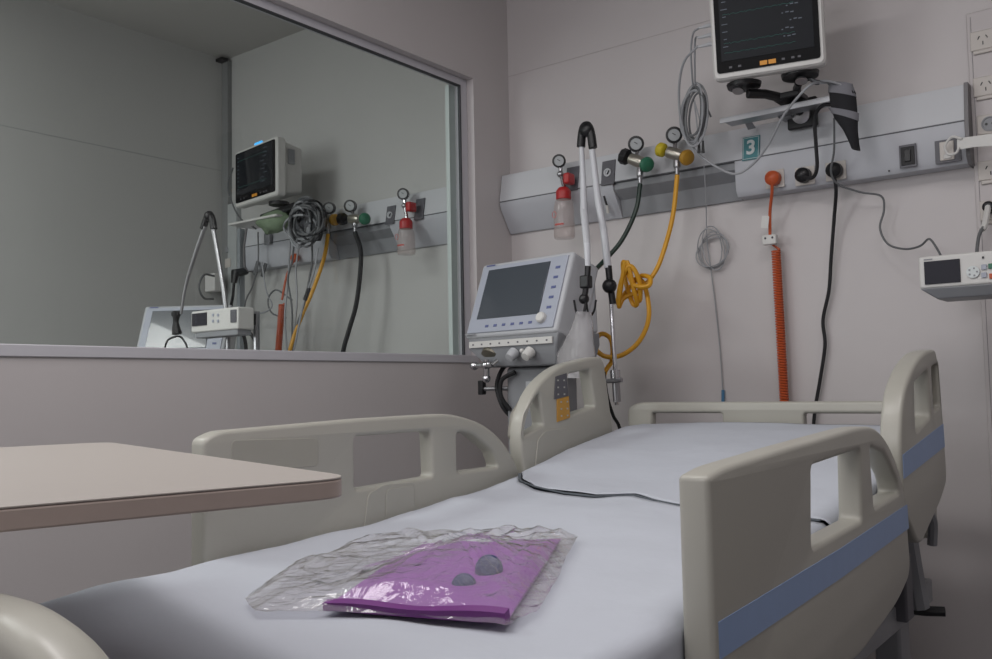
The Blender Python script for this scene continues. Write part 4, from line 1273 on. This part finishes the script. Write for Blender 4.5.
# white tray with green cloth pouch
tr = thing('accessory_tray', 'white tray under the neighbouring room monitor', 'tray', at(255, 222, 'y', 2.82))
z_ = at(250, 222, 'y', 2.78).z
x0_, x1_ = at(228, 222, 'y', 2.78).x, at(276, 216, 'y', 2.78).x
obj('tray_top', B().box(((x0_ + x1_) / 2, 2.86, z_ + .01), (x1_ - x0_, .16, .012)), WHITE, tr, bevel=.004)
obj('tray_arm', slab((x0_ + x1_) / 2 - .02, (x0_ + x1_) / 2 + .02, 2.935, 3.025, z_ - .012, z_ + .003), MGREY, tr)
pg_ = B(); pc_ = at(274, 222, 'y', 2.84)
pg_.ball(pc_, .085, 18, (1.25, .7, .62))
for v_ in pg_.v:
    v_ += Vector((1, 1, 1)) * .022 * noise.noise(v_ * 16)
tag(obj('cloth_pouch', pg_, GREENC), 'crumpled pale green pouch under the neighbouring room monitor', 'pouch')
# coiled cable mass
cbn = thing('coiled_cable_bundle', 'tangle of grey coiled cables and cuff beside the neighbouring room monitor', 'cable bundle', at(303, 250, 'y', 2.8))
for i in range(12):
    j = random.Random(i + 50); cx_, cy_ = 304 + j.uniform(-7, 8), 222 + j.uniform(-5, 6); w_ = 12 + j.uniform(-4, 5); h_ = 17 + j.uniform(-5, 6)
    pts = [(cx_ + w_ * math.cos(a), cy_ - h_ * math.sin(a), 2.78 + j.uniform(-.03, .03) + .02 * math.cos(a * 2)) for a in [k * .5236 for k in range(13)]]
    obj('loop', B().tube(P(*pts), .0055, 6, 4), (CGREYD, CGREY, BLACKR, CGREYD)[i % 4], cbn)
kb = B(); kb.ball(at(303, 220, 'y', 2.83), .09, 16, (1, .35, 1.15))
for v_ in kb.v: v_ += Vector((1, 1, 1)) * .02 * noise.noise(v_ * 14)
obj('cuff', kb, mat('cuff_mid_grey', (88, 90, 94), .85, var=.3, scale=18), cbn)
obj('cuff_knob', B().ball(at(303, 215, 'y', 2.76), .016), BLACK, cbn)
cuff2 = B().tube(P((312, 206, 2.88), (318, 220, 2.88), (317, 240, 2.9)), [.03, .04, .02], 10)
obj('black_cuff', cuff2, CUFF, cbn)
rr = random.Random(11)
labels = ['leftmost grey lead hanging under the neighbouring room cable tangle', 'grey lead hanging beside the orange cord in the neighbouring room',
          'grey lead hanging under the middle of the far cable tangle', 'grey lead leaning towards the far yellow hose', 'dark lead with a thick joint crossing the far yellow hose']
for k, pth in enumerate(([(290, 240, 2.85), (289, 265, 2.87), (287, 290, 2.88), (285, 320, 2.88), (288, 360, 2.88)],
                         [(294, 245, 2.84), (292, 262, 2.86), (288, 280, 2.86), (292, 310, 2.86), (292, 360, 2.86)],
                         [(300, 240, 2.82), (296, 268, 2.84), (297, 300, 2.85), (294, 330, 2.85), (290, 360, 2.85)],
                         [(312, 240, 2.84), (312, 262, 2.85), (309, 280, 2.85), (304, 305, 2.85), (297, 325, 2.84), (292, 355, 2.84)],
                         [(318, 248, 2.80), (314, 272, 2.80), (307, 292, 2.80), (302, 310, 2.80), (294, 350, 2.80)])):
    t = thing('lead_cable', labels[k], 'cable', at(*pth[-1][:2], 'y', pth[-1][2]))
    obj('cord', B().tube(P(*pth), .005, 6), CGREYD if k % 2 else CGREY, t)
    if k == 4: obj('cable_joint', B().tube(P((309, 288, 2.80), (305, 300, 2.80)), .010, 8, smooth=False), BLACK, t, label='black cable joint')
on = thing('power_cable', 'orange cord hanging in the neighbouring room', 'cable', at(279, 352, 'y', 2.92))
obj('plug', B().ball(at(295, 258, 'y', 2.99), .024), ORNG, on)
obj('cord', B().tube(P((294, 260, 2.97), (287, 275, 2.93), (282, 300, 2.92)), .006, 7), ORNG, on)
a0 = at(282, 304, 'y', 2.92); a1 = at(278, 356, 'y', 2.92); hel = []
for i in range(30 * 8 + 1):
    t_ = i / 240; a = 2 * math.pi * i / 8; hel.append(a0.lerp(a1, t_) + Vector((math.cos(a) * .013, math.sin(a) * .013, 0)))
obj('coiled_cord', B().tube(hel, .005, 5, smooth=False), ORNG, on)
for k, (pth, lb) in enumerate((([(233, 168, 2.85), (228, 185, 2.87), (231, 200, 2.88), (240, 218, 2.88), (256, 229, 2.88)], 'dark cable curving down left of the neighbouring room monitor'),
                               ([(258, 232, 2.95), (258, 262, 2.95), (253, 285, 2.96), (246, 300, 2.97), (243, 318, 2.97)], 'thin dark cable hanging along the far room corner post'),
                               ([(262, 262, 2.97), (266, 290, 2.98), (272, 306, 2.98), (262, 313, 2.98), (250, 312, 2.98)], 'thin grey cable looping low on the far room wall'),
                               ([(292, 300, 2.97), (276, 290, 2.98), (268, 300, 2.98), (272, 313, 2.98), (286, 318, 2.98)], 'thin grey loop of cable beside the far orange cord'))):
    tag(obj('lead_cable', B().tube(P(*pth), .0045, 6), CGREYD if k != 2 else CGREY), lb, 'cable')
# clips hanging on far panel
for k, (x_, y_) in enumerate(((256, 268), (264, 270))):
    c = at(x_, y_, 'y', BY - .1)
    tag(obj('tubing_clip', B().box(c, (.018, .012, .075), Matrix.Rotation(.45, 3, 'Y')), CGREYD, bevel=.003), ('left' if k == 0 else 'right') + ' grey clip slanting on the far supply panel', 'clip')
c = at(268, 239, 'y', BY - .1)
tag(obj('terminal_box', B().box(c, (.045, .02, .06)), MGREY, bevel=.003), 'small grey box on the far supply panel below the tray', 'box')
# far corner post and socket strip
pz0, pz1 = 0, at(243, 228, 'y', 3.0).z
tag(obj('corner_post', slab(xL - .044, xL - .02, 2.995, 3.03, pz0, pz1), mat('post_grey', (150, 156, 160), .45), bevel=.003), 'slim grey vertical post at the left end of the far supply panel', 'post')
sx0, sx1 = at(216, 290, 'y', BY - .03).x, at(237, 290, 'y', BY - .03).x
sb = thing('socket_strip', 'white socket trunking in the far corner of the neighbouring room', 'trunking', ((sx0 + sx1) / 2, BY, .25))
sx0 = max(sx0, FXL + .06)
obj('trunk', slab(sx0, sx1, BY - .035, BY - .001, .25, 2.1), mat('trunk_white_far', (176, 180, 180), .45), sb, bevel=.004)
c = at(213, 283, 'y', 2.98)
bxn = thing('adapter_box', 'small white adapter box with cable loop beside the far arm', 'adapter', c)
obj('body', B().box(c + Vector((.01, 0, 0)), (.09, .06, .10)), WHITE, bxn, bevel=.006)
obj('cable_loop', B().tube(P((214, 276, 2.93), (204, 275, 2.82), (199, 287, 2.78), (204, 298, 2.82), (213, 299, 2.93)), .006, 6), CGREYD, bxn)
pn = thing('power_cable', 'black plug on a short black cord in the neighbouring room', 'cable', at(232, 300, 'y', 2.95))
obj('plug', B().tube([at(235, 272, 'y', 2.97) + Vector((0, .07, .01))] + P((235, 273, 2.95), (234, 283, 2.95)), [.02, .024, .016], 10, smooth=False), BLACK, pn)
obj('cord', B().tube(P((234, 282, 2.95), (233, 295, 2.93), (231, 308, 2.85), (232, 330, 2.8)), .008, 7), BLACKR, pn)
obj('socket_face', B().box(at(228, 263, 'y', BY - .036), (.05, .006, .05)), SOCK, sb, bevel=.002)
obj('socket_face', B().box(at(227, 250, 'y', BY - .036), (.02, .008, .03)), MGREY, sb, bevel=.002)

# far ventilator, facing our room
vc = at(177, 352, 'y', 2.25)
dirc = Vector((.55, -.83, 0)).normalized(); Xv = Vector((-dirc.y, dirc.x, 0))
FV2 = basis(Xv, R(24)); zb3 = at(177, 352, 'y', 2.25).z
vn = thing('ventilator', 'ventilator with pale screen in the neighbouring room, cut by the sill', 'ventilator', (vc.x, vc.y, 0))
ventilator_head(vn, Vector((vc.x, vc.y, zb3 - .045)), FV2, .40, .285, .12, False)
cvn = vc - dirc * .12
obj('column', B().box((cvn.x, cvn.y, .56), (.18, .18, 1.0)), MGREY, vn, bevel=.01)
obj('base', B().box((cvn.x, cvn.y, .09), (.42, .42, .06)), MGREY, vn, bevel=.01)
for sx in (-1, 1):
    for sy in (-1, 1):
        obj('castor', B().ball((cvn.x + sx * .17, cvn.y + sy * .17, .03), .03), BLACKR, vn)
# far support arm
NY = 2.05
an = thing('tube_support_arm', 'silver jointed support arm with black top in the neighbouring room', 'support arm', at(228, 345, 'y', NY))
obj('left_rod', B().tube(P((205, 226, NY), (194, 258, NY), (186, 285, NY), (181, 314, NY)), [.009, .0085, .007, .005], 10), STEEL, an)
obj('right_rod', B().tube(P((213, 228, NY), (219, 262, NY), (225, 300, NY), (228, 330, NY), (228, 360, NY), (227, 420, NY)), [.009, .0085, .009, .009, .009, .009], 10), STEEL, an)
obj('top_joint', B().tube(P((203, 229, NY), (206, 220, NY), (209, 214, NY), (212, 218, NY), (214, 229, NY)), .013, 10, 5), BLACK, an)
obj('joint_cap', B().ball(at(209, 216, 'y', NY - .003), .019), BLACK, an)
obj('clamp', B().tube(P((177, 311, NY), (176, 322, NY), (177, 334, NY)), [.016, .011, .020], 10), BLACK, an)
obj('clamp_wing', B().box(at(176, 314, 'y', NY), (.045, .015, .018)), BLACK, an, bevel=.003)
obj('ring_hook', B().tube(P((177, 336, NY), (168, 340, NY), (165, 350, NY), (170, 358, NY), (182, 358, NY), (187, 348, NY), (182, 338, NY), (177, 336, NY)), .004, 6), BLACKR, an)
# far infusion pump
PY = 1.95
a_, b_ = at(191, 310, 'y', PY), at(238, 331, 'y', PY)
ipn = thing('infusion_pump', 'small white infusion pump in the neighbouring room, on the far side of the window', 'infusion pump', ((a_.x + b_.x) / 2, PY + .05, b_.z))
zt_, zb_ = at(215, 309, 'y', PY).z, at(215, 331, 'y', PY).z
obj('case', slab(a_.x, b_.x, PY, PY + .07, zb_, zt_), WHITE, ipn, bevel=.006)
d0, d1 = at(192, 314, 'y', PY), at(207, 325, 'y', PY)
obj('display', slab(d0.x + .004, d1.x, PY - .003, PY + .001, d1.z, d0.z), mat('pump_display', (44, 44, 52), .45, spec=.2), ipn)
e0, e1 = at(231, 310, 'y', PY), at(237, 322, 'y', PY)
obj('grey_flap', slab(e0.x, e1.x - .002, PY - .003, PY + .001, e1.z, e0.z), DKGREY, ipn)
for k in range(4):
    obj('key', B().box(at(213 + 5 * (k % 2), 315 + 6 * (k // 2), 'y', PY - .001), (.010, .003, .010)), LAV, ipn)
obj('tray', slab(a_.x + .02, b_.x - .01, PY + .005, PY + .065, zb_ - .02, zb_ + .001), MGREY, ipn, bevel=.003)
pln = thing('drip_stand', 'steel drip stand carrying the neighbouring room pump', 'drip stand', (b_.x - .04, PY + .105, 0))
obj('pole', B().tube([(b_.x - .04, PY + .11, .05), (b_.x - .04, PY + .11, zt_ - .01)], .012, 10, smooth=False), STEEL, pln)
obj('clamp', B().box((b_.x - .04, PY + .083, (zb_ + zt_) / 2), (.03, .025, .04)), BLACK, pln)
for k in range(5):
    a = k * 2 * math.pi / 5
    obj('foot', B().tube([(b_.x - .04, PY + .11, .06), (b_.x - .04 + .2 * math.cos(a), PY + .11 + .2 * math.sin(a), .025)], .011, 8, smooth=False), STEEL, pln)
for k, (pth, lb) in enumerate((([(236, 328, 2.1), (243, 334, 2.12), (246, 350, 2.12), (244, 380, 2.12)], 'outer black hose looping behind the far pump'), ([(238, 334, 2.14), (248, 332, 2.16), (256, 345, 2.16), (256, 380, 2.16)], 'right black hose looping behind the far pump'))):
    tag(obj('breathing_hose', B().tube(P(*pth), .007, 7), BLACKR), lb, 'hose')

# ------------------------------------------------------------------ groups of repeats
for o in list(S.objects):
    if o.parent is None and 'label' in o.keys() and 'group' not in o.keys():
        g = {'power_socket': 'power sockets on the back wall', 'gas_regulator': 'gas regulators on the supply panels', 'gas_outlet': 'outlet plates on the supply panels',
             'supply_panel': 'bed-head supply panels', 'suction_regulator': 'suction regulators', 'suction_jar': 'suction jars', 'patient_monitor': 'patient monitors',
             'ventilator': 'ventilators', 'tube_support_arm': 'tube support arms', 'infusion_pump': 'infusion pumps', 'gas_hose': 'gas hoses', 'breathing_hose': 'breathing hoses',
             'power_cable': 'power cords', 'bed_sheet': 'bed sheets', 'round_cap': 'round caps in the bag', 'drip_stand': 'drip stands', 'socket_strip': 'socket strips',
             'monitor_bracket': 'monitor brackets', 'lead_cable': 'lead cables', 'tubing_clip': 'tubing clips'}.get(o.name.split('.')[0])
        if g: o['group'] = g
